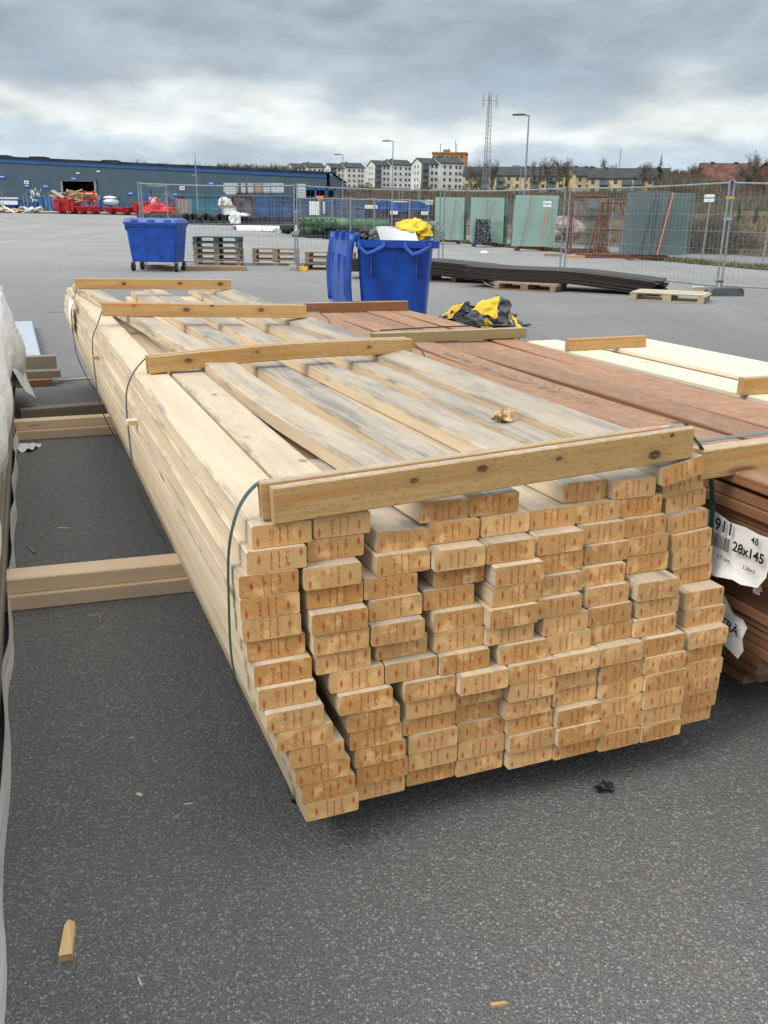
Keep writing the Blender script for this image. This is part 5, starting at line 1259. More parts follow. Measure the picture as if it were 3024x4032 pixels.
def tote(label, u, v, Y, wd, mat, grp='white liquid totes on the containers'):
    p = at(u, v, Y); t = thing('liquid_tote', label, 'tote', p, 0, grp); m = MB(); m.box((0, 0, .68), (wd * .93, 1.0, 1.0), bev=.06); m.build('tank', mat, t)
    m = MB(); m.box((0, 0, .08), (wd, 1.05, .16)); m.build('pallet_base', M['dark_steel'], t)
    m = MB()
    for i in range(7): x = -wd / 2 + wd * i / 6; m.bar((x, -.53, .16), (x, -.53, 1.2), .015, 3)
    for z in (.3, .55, .8, 1.05, 1.2): m.bar((-wd / 2, -.53, z), (wd / 2, -.53, z), .015, 3)
    m.build('cage', M['galv'], t)
us = [(901, 'leftmost', 'white'), (934, 'second', 'white'), (960, 'third', 'white'), (988, 'fourth', 'white'), (1020, 'cream-coloured', 'whitewood'), (1052, 'sixth', 'white'), (1092, 'rightmost', 'white')]
for u, nm, k in us: tote(nm + ' caged tote in the row on top of the containers', u, 765, 108, 1.05 if u != 1092 else 1.5, M[k])
tote('lone caged tote on the containers left of the blue lattice', 1188, 768, 108, .95, M['white'])
tote('lower tote beneath the lone caged one', 1188, 788, 107, .95, M['white'])
tote('low white tote under the left end of the tote row', 912, 773, 107.5, 1.2, M['white'])
t = thing('blue_crate_rack', 'blue open steel rack between the containers and the warehouse', 'rack', onground(1240, 790, 112), 0)
m = MB()
for x in (-2.5, -1.2, .1, 1.4, 2.4): m.box((x, 0, 2.2), (.25, .2, 2.6))
for z in (1.2, 2.2, 3.45): m.box((0, 0, z), (5.1, .2, .25))
m.build('frame', M['trimblue'], t); m = MB(); m.box((0, .6, 2.3), (4.9, .1, 2.4)); m.build('back_panel', M['void'], t)
# open-top container with a blue cover, seen past the open container
t, c, wd, h = container('long grey open-top container behind the yellow sack', 1437, 1690, 808, 92, M['cbrown'], 2.4)
m = MB(); L2 = wd * .82
m.grid(lambda a, b: (-wd / 2 + wd * .18 + L2 * a, -1.28 + .06 * math.sin(a * 30), h + .30 - .85 * b + .10 * math.sin(a * 11)), 40, 5); m.build('blue_cover', M['tarpblue'], t)
m = MB(); m.box((wd * .1, .0, h + .32), (L2, 2.3, .1)); m.build('cover_top', M['white'], t)
for x in (-wd * .40, -wd * .05, wd * .42):
    m = MB(); m.box((x, -1.36, h - .70 if x > -wd * .3 else h - .2), (.75 if x > -wd * .3 else 1.2, .05, .34)); m.build('plate', M['white'], t)
# warning triangle
t = thing('warning_sign', 'yellow and red inverted warning triangle on a post before the containers', 'road sign', onground(1260, 850, 92), 0)
s = 1 / pxm(92); hz_ = at(1260, 783, 92).z - t.location.z
m = MB(); m.bar((0, 0, 0), (0, 0, hz_), .035, 6); m.build('post', M['galv'], t)
m = MB(); m.poly_prism([(0, hz_ - .42), (.48, hz_ + .30), (-.48, hz_ + .30)], -.06, -.03); f_ = m.build('red_edge', M['signred'], t)
m = MB(); m.poly_prism([(0, hz_ - .24), (.32, hz_ + .21), (-.32, hz_ + .21)], -.075, -.055); m.build('yellow_face', M['signyellow'], t)
# yellow-white warning boards near the red heap
for i, (u, v, wpx, hpx, mt, lab_) in enumerate([(652, 794, 40, 24, 'signyellow', 'yellow and white board behind the red mesh heap'), (692, 797, 24, 26, 'white', 'white board with a yellow mark left of the brown container'), (604, 790, 30, 26, 'white', 'white crate behind the red mesh heap')]):
    Y = 88; p = at(u, v, Y); s = 1 / pxm(Y); zg = g(p.x, Y); m = MB(); m.box((0, 0, p.z - zg), (wpx * s, .06, hpx * s)); m.box((-.3, .05, (p.z - zg) / 2), (.06, .06, p.z - zg)); m.box((.3, .05, (p.z - zg) / 2), (.06, .06, p.z - zg))
    o = m.build('notice_board', M[mt]); tag(o, lab_, 'board'); o.location = (p.x, Y, zg)
p = onground(685, 835, 86); m = MB(); m.box((0, 0, .75), (3.0, 1.6, 1.3)); 
for i in range(9): m.box((-1.4 + i * .35, -.83, .75), (.12, .06, 1.3))
o = m.build('wire_crate', M['concrete']); tag(o, 'grey slatted crate left of the brown container', 'crate'); o.location = p
blob('blue_pump', 'dark blue machine with a tan base beside the grey crate', 'machine', 656, 812, 85, (.6, .5, 1.0), M['cgrey'], 7.7)
# fabric rolls and wrapped bales lying before the containers
def roll(label, u, v, Y, r_, ln, ang, mat, grp, inner=True):
    c = onground(u, v, Y); zc = at(u, v, Y).z; t = thing('fabric_roll', label, 'roll', (c.x, c.y, max(zc, g(c.x, Y) + r_)), R(ang), grp)
    m = MB(); n = 14
    for a, b, k in ((0, ln, r_),): m.bar((0, -a, 0), (0, b, 0), k, n, caps=False)
    def ringf(a, b): an = 2 * math.pi * a; rr = r_ * (1 - .6 * b); return (rr * math.cos(an), .0 + .10 * b, rr * math.sin(an))
    m.grid(ringf, 14, 2); m.build('roll_body', mat, t)
    m = MB(); m.bar((0, .08, 0), (0, .2, 0), r_ * .42, 10); m.build('core', M['void'], t)
G2 = 'dark fabric rolls on the asphalt'
for i, (u, v, r_, an, q) in enumerate([(735, 858, .38, 62, 'leftmost'), (762, 852, .34, 30, 'second'), (790, 868, .30, 40, 'third, lower'), (812, 853, .37, 40, 'fourth'), (836, 870, .30, 25, 'fifth, lower'), (868, 855, .38, 35, 'sixth'), (898, 858, .36, 30, 'rightmost')]):
    roll(q + ' of the dark fabric rolls before the teal container', u, v + 6, 63, r_ * .85, 5.0, an * 1.0 - 10, M['roll_dark'], G2)
m = MB(); c = onground(1020, 870, 72)
def bale(a, b):
    t = b * math.pi; x = -1.9 + 3.9 * a; r_ = .36 * (1 + .06 * mnoise.noise(Vector((a * 9, b * 2, 1)))); return (x, -r_ * math.cos(t) * 1.1, .0 + .45 * min(1, math.sin(t) * 3) + r_ * 1.0 * math.sin(t))
m.grid(bale, 40, 10, flip=True); o = m.build('covered_bale', M['fabric'], smooth=True); tag(o, 'long bale under dark geotextile before the blue containers', 'bale'); o.location = (at(1045, 860, 57.5).x, 57.5, g(-7.7, 57.5))
m = MB()
def bale2(a, b):
    t = b * math.pi; x = -1.75 + 3.6 * a; r_ = .30 * (1 + .12 * mnoise.noise(Vector((a * 14, b * 3, 1)))) ; return (x, -r_ * math.cos(t) * 1.4, .02 + r_ * 1.2 * math.sin(t) + .06 * mnoise.noise(Vector((a * 30, b * 3, 3))))
m.grid(bale2, 60, 10, flip=True); o = m.build('wrapped_bale', M['tarp'], smooth=True); tag(o, 'long low bale in white plastic in front of the dark one', 'bale'); o.location = (at(1050, 880, 55.5).x, 55.5, g(-7.3, 55.5))
blob('white_plastic_heap', 'bunched white plastic at the left end of the wrapped bales', 'plastic heap', 926, 866, 56.5, (.30, .3, .45), M['white'], 5.5)
blob('white_plastic_heap', 'tail of white plastic lying over the dark bale', 'plastic heap', 952, 846, 57, (.42, .2, .08), M['white'], 6.5)
blob('white_plastic_heap', 'bunched white plastic at the right end of the long white bale', 'plastic heap', 1110, 904, 54, (.45, .3, .16), M['white'], 7.5)
t = thing('wrapped_pallet_load', 'white wrapped load on wooden frames before the teal container', 'pallet load', onground(898, 850, 84), 0)
m = MB(); crumple(m, (-.25, 0, 1.25), (.55, .5, .42), 3.9, 16, 10, amp=.35); m.box((.1, 0, .55), (1.1, .9, .75)); m.build('wrapping', M['white'], t)
m = MB()
for z in (.1, 1.0): m.box((.1, -.5, z), (1.2, .08, .12))
m.box((-.40, -.5, .9), (.09, .08, 1.7)); m.build('timber_frame', M['pallet'], t)
G3 = 'green fabric rolls on dark feet'
for i, (u, v, q) in enumerate([(1222, 903, 'leftmost lower'), (1268, 908, 'second lower'), (1320, 914, 'third lower, behind the open lid'), (1222, 884, 'leftmost upper'), (1290, 886, 'second upper'), (1610, 918, 'lower one right of the yellow sack'), (1640, 906, 'upper one right of the yellow sack')]):
    c = onground(u, v, 50.5 - i * .35); t = thing('green_roll', q + ' pale green fabric roll behind the far fence', 'roll', (c.x, c.y, g(c.x, c.y) + (.28 if 'lower' in q else .76)), R(-4), G3)
    m = MB(); m.bar((-.6, 0, 0), (3.2 if i < 5 else 1.3, .5, 0), .26, 12); m.build('roll_body', M['roll_green'], t)
    m = MB(); rs = random.Random(i)
    for k in range(90): x = rs.uniform(-.6, .5); z = rs.uniform(-.25, .2); m.add([(x, -.27, z), (x + .06, -.30, z + rs.uniform(-.03, .03)), (x + .02, -.29, z + .10)], [(0, 1, 2)])
    m.build('frayed_edge', M['roll_dark'], t, kind='stuff')
for i, (u, v) in enumerate([(1180, 925), (1235, 930), (1300, 937), (1375, 944)]):
    c = onground(u, v, 49.6 - i * .9); m = MB(); m.box((0, 0, .06), (.8, .3, .12), bev=.02); o = m.build('ballast_block', M['black']); tag(o, ['leftmost', 'second', 'third', 'rightmost'][i] + ' black rubber foot under the far fence by the green rolls', 'fence foot', 'black far fence feet'); o.location = c
# small dark car-like heap of soil? -> olive bale at the second post
blob('olive_bale', 'olive tarpaulin hump beside the left pair of posts', 'tarpaulin hump', 1133, 897, 53, (.45, .4, .28), M['roll_dark'], 9.1, amp=.15)

# ------------------------------------------------------------------ street lamps
def lamp(label, u, vt, vb, Y, arm=-1, small=False):
    c = onground(u, vb, Y); top = at(u + (u - 1385) / 11900 * 0, vt, Y); h = top.z - c.z; x = top.x
    t = thing('street_lamp', label, 'street lamp', (x, Y, c.z), 0, 'street lamps')
    m = MB(); m.bar((0, 0, 0), (0, 0, h), .075 if not small else .06, 8, r2=.045); m.build('pole', M['galv'], t)
    if arm:
        m = MB(); m.bar((0, 0, h), (arm * .35, 0, h + .03), .03, 6); m.box((arm * .62, 0, h + .04), (.75, .28, .09), rot=(0, R(2 * arm), 0), bev=.03); m.build('lamp_head', M['dark_steel'], t)
    return t
lamp('tall street lamp right of the telecom mast', 2083, 455, 940, 58)
lamp('street lamp before the third white apartment block', 1548, 557, 880, 88)
lamp('street lamp before the second white apartment block', 1350, 610, 850, 108)
t = lamp('plain mast with a small side bracket before the warehouse', 768, 610, 846, 104, 0); m = MB(); m.box((-.25, 0, t.children[0].bound_box[1][2] * .66), (.5, .1, .1)); m.build('bracket', M['galv'], t)
lamp('distant small street lamp left of the tall one', 2052, 655, 900, 112, -1, True)
for i, (u, vt) in enumerate([(1571, 740), (1583, 742), (1645, 742), (1652, 744)]):
    c = onground(u, 850, 100); m = MB(); m.bar((0, 0, 0), (0, 0, at(u, vt, 100).z - c.z), .05, 5); o = m.build('slim_pole', M['galv']); tag(o, ['slim grey pole right of the second street lamp', 'slim grey pole close beside its left twin', 'slim grey pole left of the white fence sign', 'slim grey pole directly behind the white fence sign'][i], 'pole', 'slim poles before the bare trees'); o.location = c

# ------------------------------------------------------------------ telecom mast
MY = 300.0
t = thing('telecom_mast', 'tall lattice telecom mast with antenna panels', 'telecom mast', (at(1912, 740, MY).x, MY, at(1912, 760, MY).z - 4), 0)
H_ = at(1930, 365, MY).z - t.location.z; lx = at(1930, 400, MY).x - at(1912, 740, MY).x
def leg(i, z):
    k = z / H_; r_ = 1.55 * (1 - k) + .50 * k; a = R(90 + 120 * i); return Vector((r_ * math.cos(a) + .0, r_ * math.sin(a), z))
for i in range(3): m = MB(); m.bar(leg(i, 0), leg(i, H_), .10, 5); m.build('leg', M['galv'], t)
m = MB(); z = 0; k = 0
while z < H_ - 1:
    for i in range(3): m.bar(leg(i, z), leg((i + 1) % 3, z + 1.25), .045, 3, caps=False); m.bar(leg(i, z), leg((i + 1) % 3, z), .04, 3, caps=False)
    z += 1.25
m.build('lattice', M['galv'], t, kind='stuff')
m = MB(); m.bar((-2.5, 0, H_ - 2.2), (2.5, 0, H_ - 2.2), .08, 5); m.build('cross_arm', M['galv'], t)
for x in (-2.2, -1.75, 1.9, 2.35): m = MB(); m.box((x, -.2, H_ - 2.2), (.30, .25, 3.8)); m.build('antenna_panel', M['alu'], t)

# ------------------------------------------------------------------ apartment buildings on the hill
def gable(par, x0, x1, y0, y1, z0_, ze, zr, wallm, roofm, over=.35):
    m = MB(); yc = (y0 + y1) / 2
    m.add([(x0, y0, z0_), (x1, y0, z0_), (x1, y1, z0_), (x0, y1, z0_), (x0, y0, ze), (x1, y0, ze), (x1, y1, ze), (x0, y1, ze), (x0, yc, zr), (x1, yc, zr)],
          [(0, 1, 5, 4), (1, 2, 6, 9, 5), (2, 3, 7, 6), (3, 0, 4, 8, 7)])
    m.build('wall', wallm, par)
    m = MB(); o = over; sl = (zr - ze) / (yc - y0)
    for ya, sg in ((y0, -1), (y1, 1)):
        yo = ya + sg * o; zo = ze - sl * o
        m.add([(x0 - o, yo, zo), (x1 + o, yo, zo), (x1 + o, yc, zr + .05), (x0 - o, yc, zr + .05), (x0 - o, yo, zo + .3), (x1 + o, yo, zo + .3), (x1 + o, yc, zr + .35), (x0 - o, yc, zr + .35)],
              [(4, 5, 6, 7), (3, 2, 1, 0), (0, 1, 5, 4), (1, 2, 6, 5), (3, 0, 4, 7)])
    m.build('roof', roofm, par)
wmesh = {}
def windows(par, xs, zs, y, wd=1.2, h=1.35, side=None):
    key = (wd, h)
    if key not in wmesh:
        m = MB(); m.box((0, 0, 0), (wd, .12, h)); a = m.mesh('window_mesh', M['glasswin']); wmesh[key] = a
    for x in xs:
        for z in zs:
            if side is None: link('window', wmesh[key], par, (x, y - .05, z))
            else: link('window', wmesh[key], par, (side, x, z), (0, 0, R(90)))
def block(label, uc, vt, Y, yaw, scale=1.0, floors=6, tower=True):
    s = scale; c = at(uc, vt, Y); top = c.z; base = top - (floors * 2.8 + 2.4) * s
    t = thing('apartment_block', label, 'apartment block', (c.x, Y, base), yaw, 'white apartment blocks on the hill')
    He = floors * 2.8
    # a: left section, b: right section, set back and a little higher
    gable(t, -10.5, -1.5, -6.2, 6.8, -6, He - .4, He + 2.2, M['render_white'], M['roof_dark']); gable(t, -1.5, 11.5, -7.6, 6.8, -6, He + .2, He + 2.9, M['render_white'], M['roof_dark'])
    zs = [1.4 + 2.8 * k for k in range(floors)]
    windows(t, (-5.2, -3.0), zs, -6.2); windows(t, (1.0, 4.2, 7.6, 9.8), zs, -7.6)
    windows(t, (-1.0, 2.5), zs, 0, side=-10.5)
    if tower:
        m = MB(); m.box((-9.3, -6.6, He / 2 - .2), (3.0, 2.2, He - .8)); m.build('balcony_glazing', M['glasswin'], t)
        for z in zs: m = MB(); m.box((-9.3, -6.7, z - 1.25), (3.2, 2.4, .25)); m.box((-9.3, -7.85, z - .65), (3.1, .1, .9)); m.build('balcony', M['balcony'], t)
    m = MB(); m.box((2.0, 0, He + 3.2), (1.0, 1.0, 1.1)); m.build('chimney', M['roof_dark'], t)
    t.scale = (s * .9, s * .9, s * .96); return t
block('leftmost white apartment block, only its top floors above the warehouse', 1200, 640, 560, R(24), .98, 6)
block('second white apartment block behind a street lamp', 1352, 640, 540, R(24), 1.0, 6)
block('third white apartment block behind the tall lamp post', 1530, 628, 500, R(24), 1.02, 6)
block('largest white apartment block, nearest to the orange tower', 1718, 618, 440, R(24), 1.02, 6)
t = thing('apartment_tower', 'orange-brown flat-roofed apartment tower behind the last white block', 'apartment tower', (at(1772, 620, 560).x, 560, at(1772, 607, 560).z - 32), R(-8))
m = MB(); m.poly_prism([(-9.8, 0), (9.8, 0), (9.8, 32), (-9.8, 32)], -7, 9); m.build('wall', M['brick_orange'], t)
m = MB(); m.box((0, 1, 32.3), (20.4, 16.8, .8)); m.build('parapet', M['brick_orange'], t)
windows(t, [-6.5, -4, -1, 1.6, 4.2, 7.4], [30 - 2.9 * k for k in range(7)], -7, 1.3, 1.4)
m = MB(); m.box((-2, 0, 33.6), (4, 3, 1.8)); m.build('roof_hut', M['brick_orange'], t)
m = MB()
for x, h in ((-5.8, 5), (3.0, 7), (3.8, 5), (-1, 3)): m.bar((x, 0, 32.5), (x, 0, 32.5 + h), .22, 4)
m.build('antenna', M['dark_steel'], t)
def rowhouse(label, u0, u1, vt, Y, yaw, floors, wallm, gab=True, nb=3, group='pale yellow apartment rows', roofm=None, hh=3.4, extra=0):
    a = at(u0, vt, Y); b = at(u1, vt, Y); L_ = (b - a).length / math.cos(yaw); c = (a + b) / 2; He = floors * 2.8; z = c.z - He - hh * .62
    t = thing('apartment_row', label, 'apartment building', (c.x, Y, z), yaw, group)
    gable(t, -L_ / 2, L_ / 2, -5.5, 5.5, -5, He, He + hh, wallm, roofm or M['roof_dark'], .5)
    zs = [1.4 + 2.8 * k for k in range(floors)]; n = int(L_ / 3.6); xs = [-L_ / 2 + 1.8 + (L_ - 3.6) * i / max(1, n - 1) for i in range(n)]
    bal = set(round(n * (k + .5) / nb) for k in range(nb))
    windows(t, [x for i, x in enumerate(xs) if i not in bal], zs, -5.5, 1.3, 1.4)
    for i, x in enumerate(xs):
        if i in bal:
            for z2 in zs: m = MB(); m.box((x, -6.1, z2 - .5), (3.4, 1.2, 1.1)); m.box((x, -5.6, z2 + .7), (3.2, .3, 1.2)); m.build('balcony', M['balcony'], t)
    for x in (-L_ * .3, L_ * .12, L_ * .36): m = MB(); m.box((x, 0, He + hh), (1.2, .8, 1.3)); m.build('chimney', M['roof_dark'], t)
    windows(t, (-1.5, 1.8), zs, 0, 1.0, 1.2, side=L_ / 2)
    return t
rowhouse('long pale yellow apartment row with dark roof, right of the telecom mast', 1838, 2222, 672, 410, R(-16), 3, M['render_yellow'], nb=4)
rowhouse('short pale yellow gabled building in the middle of the hill', 2246, 2345, 673, 400, R(14), 3, M['render_yellow'], nb=1)
rowhouse('pale yellow apartment row with blue-grey balconies beside the spruce', 2338, 2618, 680, 360, R(-20), 2, M['render_yellow'], nb=4)
rowhouse('long red-brick building with a red roof at the right', 2762, 2975, 672, 300, R(-6), 2, M['brick_red'], nb=1, group='red buildings', roofm=M['roof_red'], hh=5.0)
rowhouse('red-roofed house cut off by the right edge', 3005, 3120, 668, 260, R(30), 2, M['brick_red'], nb=1, group='red buildings', roofm=M['roof_red'], hh=4.0)
m = MB(); p = at(2444, 600, 380); m.bar((p.x, 380, p.z - 14), (p.x, 380, p.z + 1.5), .18, 4); tag(m.build('roof_antenna', M['galv']), 'thin antenna pole rising behind the pale yellow row', 'antenna')

# ------------------------------------------------------------------ trees
def tree_meshes(seed, H, spread=.42, twigs=900, crown_mat='twig', bark='bark', low=.25, tw=.085):
    rs = random.Random(seed); mt = MB(); mc = MB(); tips = []
    def grow(p, d, ln, r, lvl):
        n = 3; q = p
        for i in range(n):
            d = (d + Vector((rs.uniform(-.16, .16), rs.uniform(-.16, .16), rs.uniform(-.02, .10)))).normalized(); q2 = q + d * ln / n
            (mt if lvl < 2 else mc).bar(q, q2, r * (1 - .25 * i / n), 5 if lvl < 2 else 3, r2=r * (1 - .25 * (i + 1) / n), caps=False); q = q2
            if lvl < 4 and (lvl > 0 or i >= 1):
                for k in range(2 if lvl < 3 else 1):
                    a = rs.uniform(0, 6.28); sd_ = Vector((math.cos(a), math.sin(a), rs.uniform(.25, .9))); grow(q, (d * .75 + sd_ * spread * 1.6).normalized(), ln * rs.uniform(.45, .68), r * .52, lvl + 1)
        tips.append((q, d, lvl))
    grow(Vector((0, 0, 0)), Vector((0, 0, 1)), H * .55, H * .016, 0)
    for i in range(twigs):
        q, d, l = rs.choice(tips); a = Vector((rs.gauss(0, 1), rs.gauss(0, 1), rs.uniform(-.2, 1.3))).normalized(); ln = H * rs.uniform(.03, .085); q0 = q - d * rs.uniform(0, .08) * H + a * rs.uniform(0, .02) * H
        s = Vector((rs.gauss(0, 1), rs.gauss(0, 1), rs.gauss(0, 1))).normalized() * tw * H / 14 * rs.uniform(.5, 1.2); e = q0 + a * ln
        mc.add([q0 - s, q0 + s, e], [(0, 1, 2)])
    k_ = H / max(v[2] for v in mc.v)
    for q_ in (mt, mc): q_.v = [(x * k_, y * k_, z * k_) for x, y, z in q_.v]
    return mt.mesh('trunk_mesh', M[bark]), mc.mesh('crown_mesh', M[crown_mat])
TS = [tree_meshes(1, 12, .42, 1300), tree_meshes(2, 12, .36, 1400, 'twig_grey'), tree_meshes(5, 12, .48, 1500, 'twig_olive'), tree_meshes(9, 12, .30, 900, 'twig_grey', 'birchbark')]
TF = [tree_meshes(21, 12, .46, 1700, 'twig_grey', tw=.10), tree_meshes(22, 12, .40, 1500, 'twig_grey', tw=.09), tree_meshes(25, 12, .50, 1700, 'twig_olive', tw=.11), tree_meshes(29, 12, .34, 1200, 'twig_grey', 'birchbark', tw=.08)]
def tree(label, u, vt, Y, H, k, rz_=0.0, wide=1.0, group='bare trees on the skyline'):
    p = at(u, vt, Y); t = thing('bare_tree', label, 'tree', (p.x, Y, p.z - H * .98), rz_, group); s = H / 12
    q_ = TF if Y > 230 else TS; a = link('trunk', q_[k][0], t); b = link('crown', q_[k][1], t); t.scale = (s * wide, s * wide, s); return t
for u, vt, H, k, q in [(758, 632, 13, 0, 'far left treetop over the warehouse roof'), (815, 640, 11, 1, 'treetop right of the plain mast'), (840, 636, 12, 2, 'second treetop right of the plain mast'), (866, 638, 12, 1, 'third treetop right of the plain mast'), (912, 633, 13, 0, 'dark treetop in the middle of the warehouse skyline'), (945, 636, 12, 1, 'pale treetop in the middle of the warehouse skyline'), (1008, 636, 14, 2, 'wide treetop left of the two pines'), (1048, 640, 12, 1, 'thin treetop left of the two pines'), (1108, 640, 13, 0, 'last treetop before the first white block'), (556, 624, 12, 0, 'lone treetop above the left part of the warehouse roof'), (635, 634, 10, 1, 'low treetop above the warehouse roof')]:
    tree(q, u, vt, 330, H, k, rnd(0, 6), 1.1)
for u, vt, Y, H, k, q, wdt in [(1860, 628, 330, 17, 1, 'bare tree left of the telecom mast', 1.0), (1945, 612, 330, 18, 1, 'tall thin tree right behind the telecom mast', .8), (2105, 622, 380, 17, 3, 'thin tree left of the three over the long yellow row', .8), (2128, 628, 380, 15, 3, 'second thin tree over the long yellow row', .8), (2160, 606, 380, 19, 1, 'tall thin tree over the long yellow row', .8), (2218, 615, 370, 17, 0, 'rounded dark tree at the end of the long yellow row', 1.15), (2392, 610, 370, 17, 3, 'birch between the two yellow buildings', .9), (2425, 640, 365, 12, 1, 'low tree right of the birch', 1.0), (2552, 630, 340, 14, 0, 'bare tree left of the tall spruce', 1.2), (2750, 632, 270, 13, 0, 'bare tree left of the long red building', 1.2), (2975, 592, 240, 15, 1, 'tall feathery tree above the red roof', 1.0), (2940, 635, 240, 10, 0, 'lower tree in front of the red roof', 1.1), (2712, 655, 280, 9, 2, 'low budding tree left of the red building', 1.3), (2670, 662, 280, 8, 2, 'low budding tree right of the spruce', 1.4), (3030, 640, 200, 12, 0, 'tree at the right edge of the skyline', 1.1), (1640, 700, 200, 12, 0, 'brown tree before the gap between the white blocks', 1.1), (1790, 690, 190, 12, 1, 'brown tree at the foot of the largest white block', .9), (1480, 700, 190, 11, 2, 'budding tree before the third white block', 1.0), (1330, 718, 180, 10, 1, 'tree at the right corner of the warehouse', 1.1), (2005, 715, 170, 10, 2, 'budding tree before the long yellow row', 1.0), (2890, 740, 90, 6.5, 1, 'pale twiggy tree behind the rightmost posts', 1.2), (2965, 745, 85, 6.5, 3, 'pale birch at the right behind the fence', 1.1)]:
    tree(q, u, vt, Y, H, k, rnd(0, 6), wdt)
def spruce(label, u, vt, Y, H, seed, wide=.2, group='conifers'):
    rs = random.Random(seed); p = at(u, vt, Y); t = thing('spruce_tree', label, 'tree', (p.x, Y, p.z - H), 0, group)
    m = MB(); m.bar((0, 0, 0), (0, 0, H), H * .014, 6, r2=.02); m.build('trunk', M['bark'], t); m = MB()
    z = H * .10
    while z < H:
        k = 1 - z / H; r_ = H * wide * (k ** .8) * rs.uniform(.75, 1.1) + .1
        for i in range(9):
            a = rs.uniform(0, 6.28); d = Vector((math.cos(a), math.sin(a), 0)); sd_ = Vector((-d.y, d.x, 0)); rr = r_ * rs.uniform(.6, 1.1)
            for q in range(7):
                f0 = q / 7; b0 = d * rr * f0 + Vector((0, 0, z - rr * .35 * f0 + rs.uniform(-.1, .1))); w2 = rr * .27 * (1.15 - f0)
                m.add([b0 - sd_ * w2 * rs.uniform(.4, 1) , b0 + sd_ * w2 * rs.uniform(.4, 1), b0 + d * rr * .26 + Vector((0, 0, -rr * .16))], [(0, 1, 2)])
        z += H * .030
    m.build('crown', M['needle'], t); return t
spruce('tall dark spruce beside the pale yellow row', 2607, 600, 350, 17, 4, .27)
spruce('small dark spruce in front of the hillside, left of the red building', 2738, 690, 220, 9, 5, .30)
spruce('dark young conifer behind the fence at the right', 2915, 800, 60, 4.2, 6, .28)
spruce('second dark young conifer at the right edge', 2985, 805, 58, 4.0, 8, .26)
spruce('small pine on the warehouse skyline', 1068, 640, 330, 9, 9, .3); spruce('second small pine on the warehouse skyline', 1085, 640, 330, 9, 10, .3)

# ------------------------------------------------------------------ the belt of bare scrub and woodland behind the yard
def wood_belt(name, label, n, ufn, yfn, hfn, mats, seed, tw=.05, twn=9, base=None):
    rs = random.Random(seed); vs = []; fs = []; mi = []
    for i in range(n):
        u = ufn(rs); Y = yfn(rs, u); x = at(u, 850, Y).x; z = base(x, Y) if base else g(x, Y); h = hfn(rs, u, Y)
        k = int((mnoise.noise(Vector((x * .09, Y * .05, 2))) + .5 + rs.uniform(-.3, .3)) * len(mats)); k = max(0, min(len(mats) - 1, k))
        for j in range(twn):
            a = rs.uniform(0, 6.28); ln = rs.uniform(.05, .38) * h; bx_, by_ = rs.uniform(-.5, .5), rs.uniform(-.3, .3); f0 = rs.uniform(0, .6); hh = h * rs.uniform(.55, 1.05)
            b = Vector((x + bx_ + math.cos(a) * ln * f0, Y + by_ + math.sin(a) * ln * f0, z + hh * f0)); e = Vector((x + bx_ + math.cos(a) * ln, Y + by_ + math.sin(a) * ln, z + hh)); w2 = tw * rs.uniform(.4, 1.3); o = len(vs); c = b.lerp(e, .55) + Vector((w2 * .8, 0, 0))
            vs += [(b.x - w2, b.y, b.z), (b.x + w2, b.y, b.z), (c.x, c.y, c.z), (e.x, e.y, e.z)]; fs += [(o, o + 1, o + 2), (o, o + 2, o + 3)]; mi += [k, k]
            for q in range(2):
                t_ = rs.uniform(.3, .95); p = b.lerp(e, t_); l2 = h * rs.uniform(.05, .16); a2 = rs.uniform(0, 6.28); w3 = tw * .6; o = len(vs)
                vs += [(p.x - w3, p.y, p.z), (p.x + w3 * .3, p.y, p.z + w3), (p.x + math.cos(a2) * l2, p.y + math.sin(a2) * l2 * .5, p.z + l2 * rs.uniform(.3, 1))]; fs.append((o, o + 1, o + 2)); mi.append(k)
    me = bpy.data.meshes.new(name); me.from_pydata(vs, [], fs)
    for mm in mats: me.materials.append(mm)
    me.polygons.foreach_set('material_index', mi); me.update(); return link(name, me, None, label=label, kind='stuff')
WB = [M['twig'], M['twig'], M['twig_grey'], M['twig'], M['twig_olive']]
def hf(rs, u, Y):
    tgt = 762 + 24 * mnoise.noise(Vector((u * .006, 0, 7))) + 10 * mnoise.noise(Vector((u * .03, 0, 3)))
    if 2620 < u < 2770: tgt -= 70
    hh = at(u, tgt, Y).z - g(at(u, 850, Y).x, Y); return max(1.2, hh * rs.uniform(.75, 1.12)) * (.75 if rs.random() < .25 else 1)
wood_belt('scrub_belt', 'belt of bare brown and budding scrub behind the yard', 9000, lambda rs: rs.uniform(1300, 3400), lambda rs, u: rs.uniform(112, 175) if u < 1900 else rs.uniform(92, 165), hf, WB, 11, .07, 9)
def hf2(rs, u, Y):
    q = at(u, 850, Y).x; return max(.4, min(4, (at(u, 790, Y).z - max(g(q, Y), bank_z(q, Y))) * rs.uniform(.6, 1.1)))
wood_belt('bank_scrub', 'low bare scrub on the bank at the right', 1500, lambda rs: rs.uniform(1950, 3300), lambda rs, u: rs.uniform(74, 95), hf2, [M['twig'], M['twig_grey'], M['twig_olive']], 12, .045, 9, lambda x, y: max(g(x, y), bank_z(x, y)))
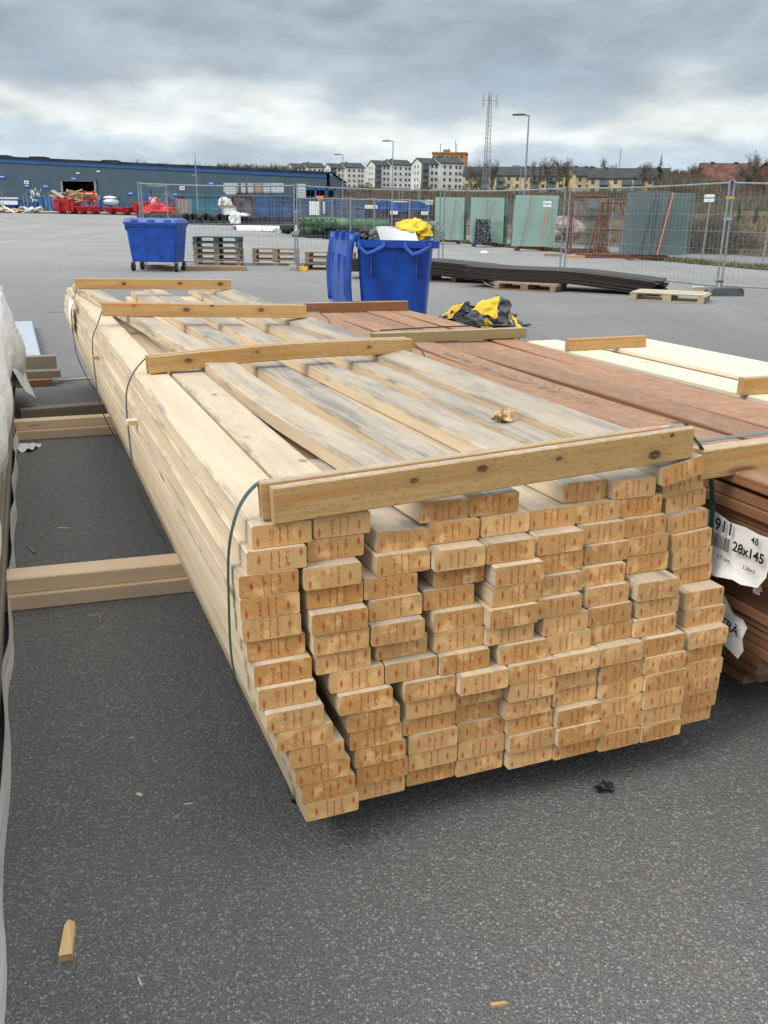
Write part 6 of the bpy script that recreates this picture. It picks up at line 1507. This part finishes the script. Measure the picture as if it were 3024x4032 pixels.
def hf3(rs, u, Y):
    tgt = 752 if u < 2620 else (682 if u < 2770 else 738); hh = at(u, tgt, Y).z - g(at(u, 850, Y).x, Y); return max(.8, min(10, hh * rs.uniform(.7, 1.1)))
wood_belt('hillside_wood', 'bare woodland covering the hillside under the buildings', 6500, lambda rs: rs.uniform(1290, 3500), lambda rs, u: rs.uniform(185, 330), hf3, WB, 13, .14, 8)
wood_belt('far_ridge_wood', 'dark conifer woodland on the far ridge at the right', 1500, lambda rs: rs.uniform(2620, 3500), lambda rs, u: rs.uniform(480, 600), lambda rs, u, Y: max(2, (at(u, 668 - max(0, u - 2800) * .12, Y).z - g(at(u, 850, Y).x, Y)) * rs.uniform(.8, 1.0)), [M['needle'], M['needle'], M['twig']], 14, .5, 8)
wood_belt('left_ridge_wood', 'bare woodland along the skyline behind the warehouse', 1600, lambda rs: rs.uniform(760, 1150), lambda rs, u: rs.uniform(335, 420), lambda rs, u, Y: max(.5, (at(u, 650, Y).z - g(at(u, 850, Y).x, Y)) * rs.uniform(.8, 1.0)), [M['twig'], M['needle'], M['twig_grey']], 15, .2, 8)
# bramble heap on the bank
m = MB(); rs = random.Random(21)
for i in range(9000):
    a = rs.uniform(0, 6.28); q = rs.random() ** .5; x = math.cos(a) * q * 2.7; y = math.sin(a) * q * 1.8; hgt = 1.75 * (1 - q ** 2.2) * (.8 + .35 * mnoise.noise(Vector((x, y, 0)))); z = hgt * rs.uniform(.35, 1.05)
    s = rs.uniform(.03, .09); m.add([(x + rs.uniform(-s, s), y + rs.uniform(-s, s), z + rs.uniform(-s, s)) for _ in range(3)], [(0, 1, 2)], rs.randrange(3))
    if i % 6 == 0: b = Vector((x + rs.uniform(-.5, .5), y + rs.uniform(-.4, .4), z + rs.uniform(.1, .5))); m.bar((x * .8, y * .8, z * .4), b, .008, 3, mi=1, caps=False)
o = m.build('bramble_bush', [M['bramble'], M['twig'], M['twig_olive']]); tag(o, 'rounded olive bramble bush on the bank behind the chain-link fence', 'bush'); c = at(2778, 930, 38.5); o.location = (c.x, 38.5, bank_z(c.x, 38.5))
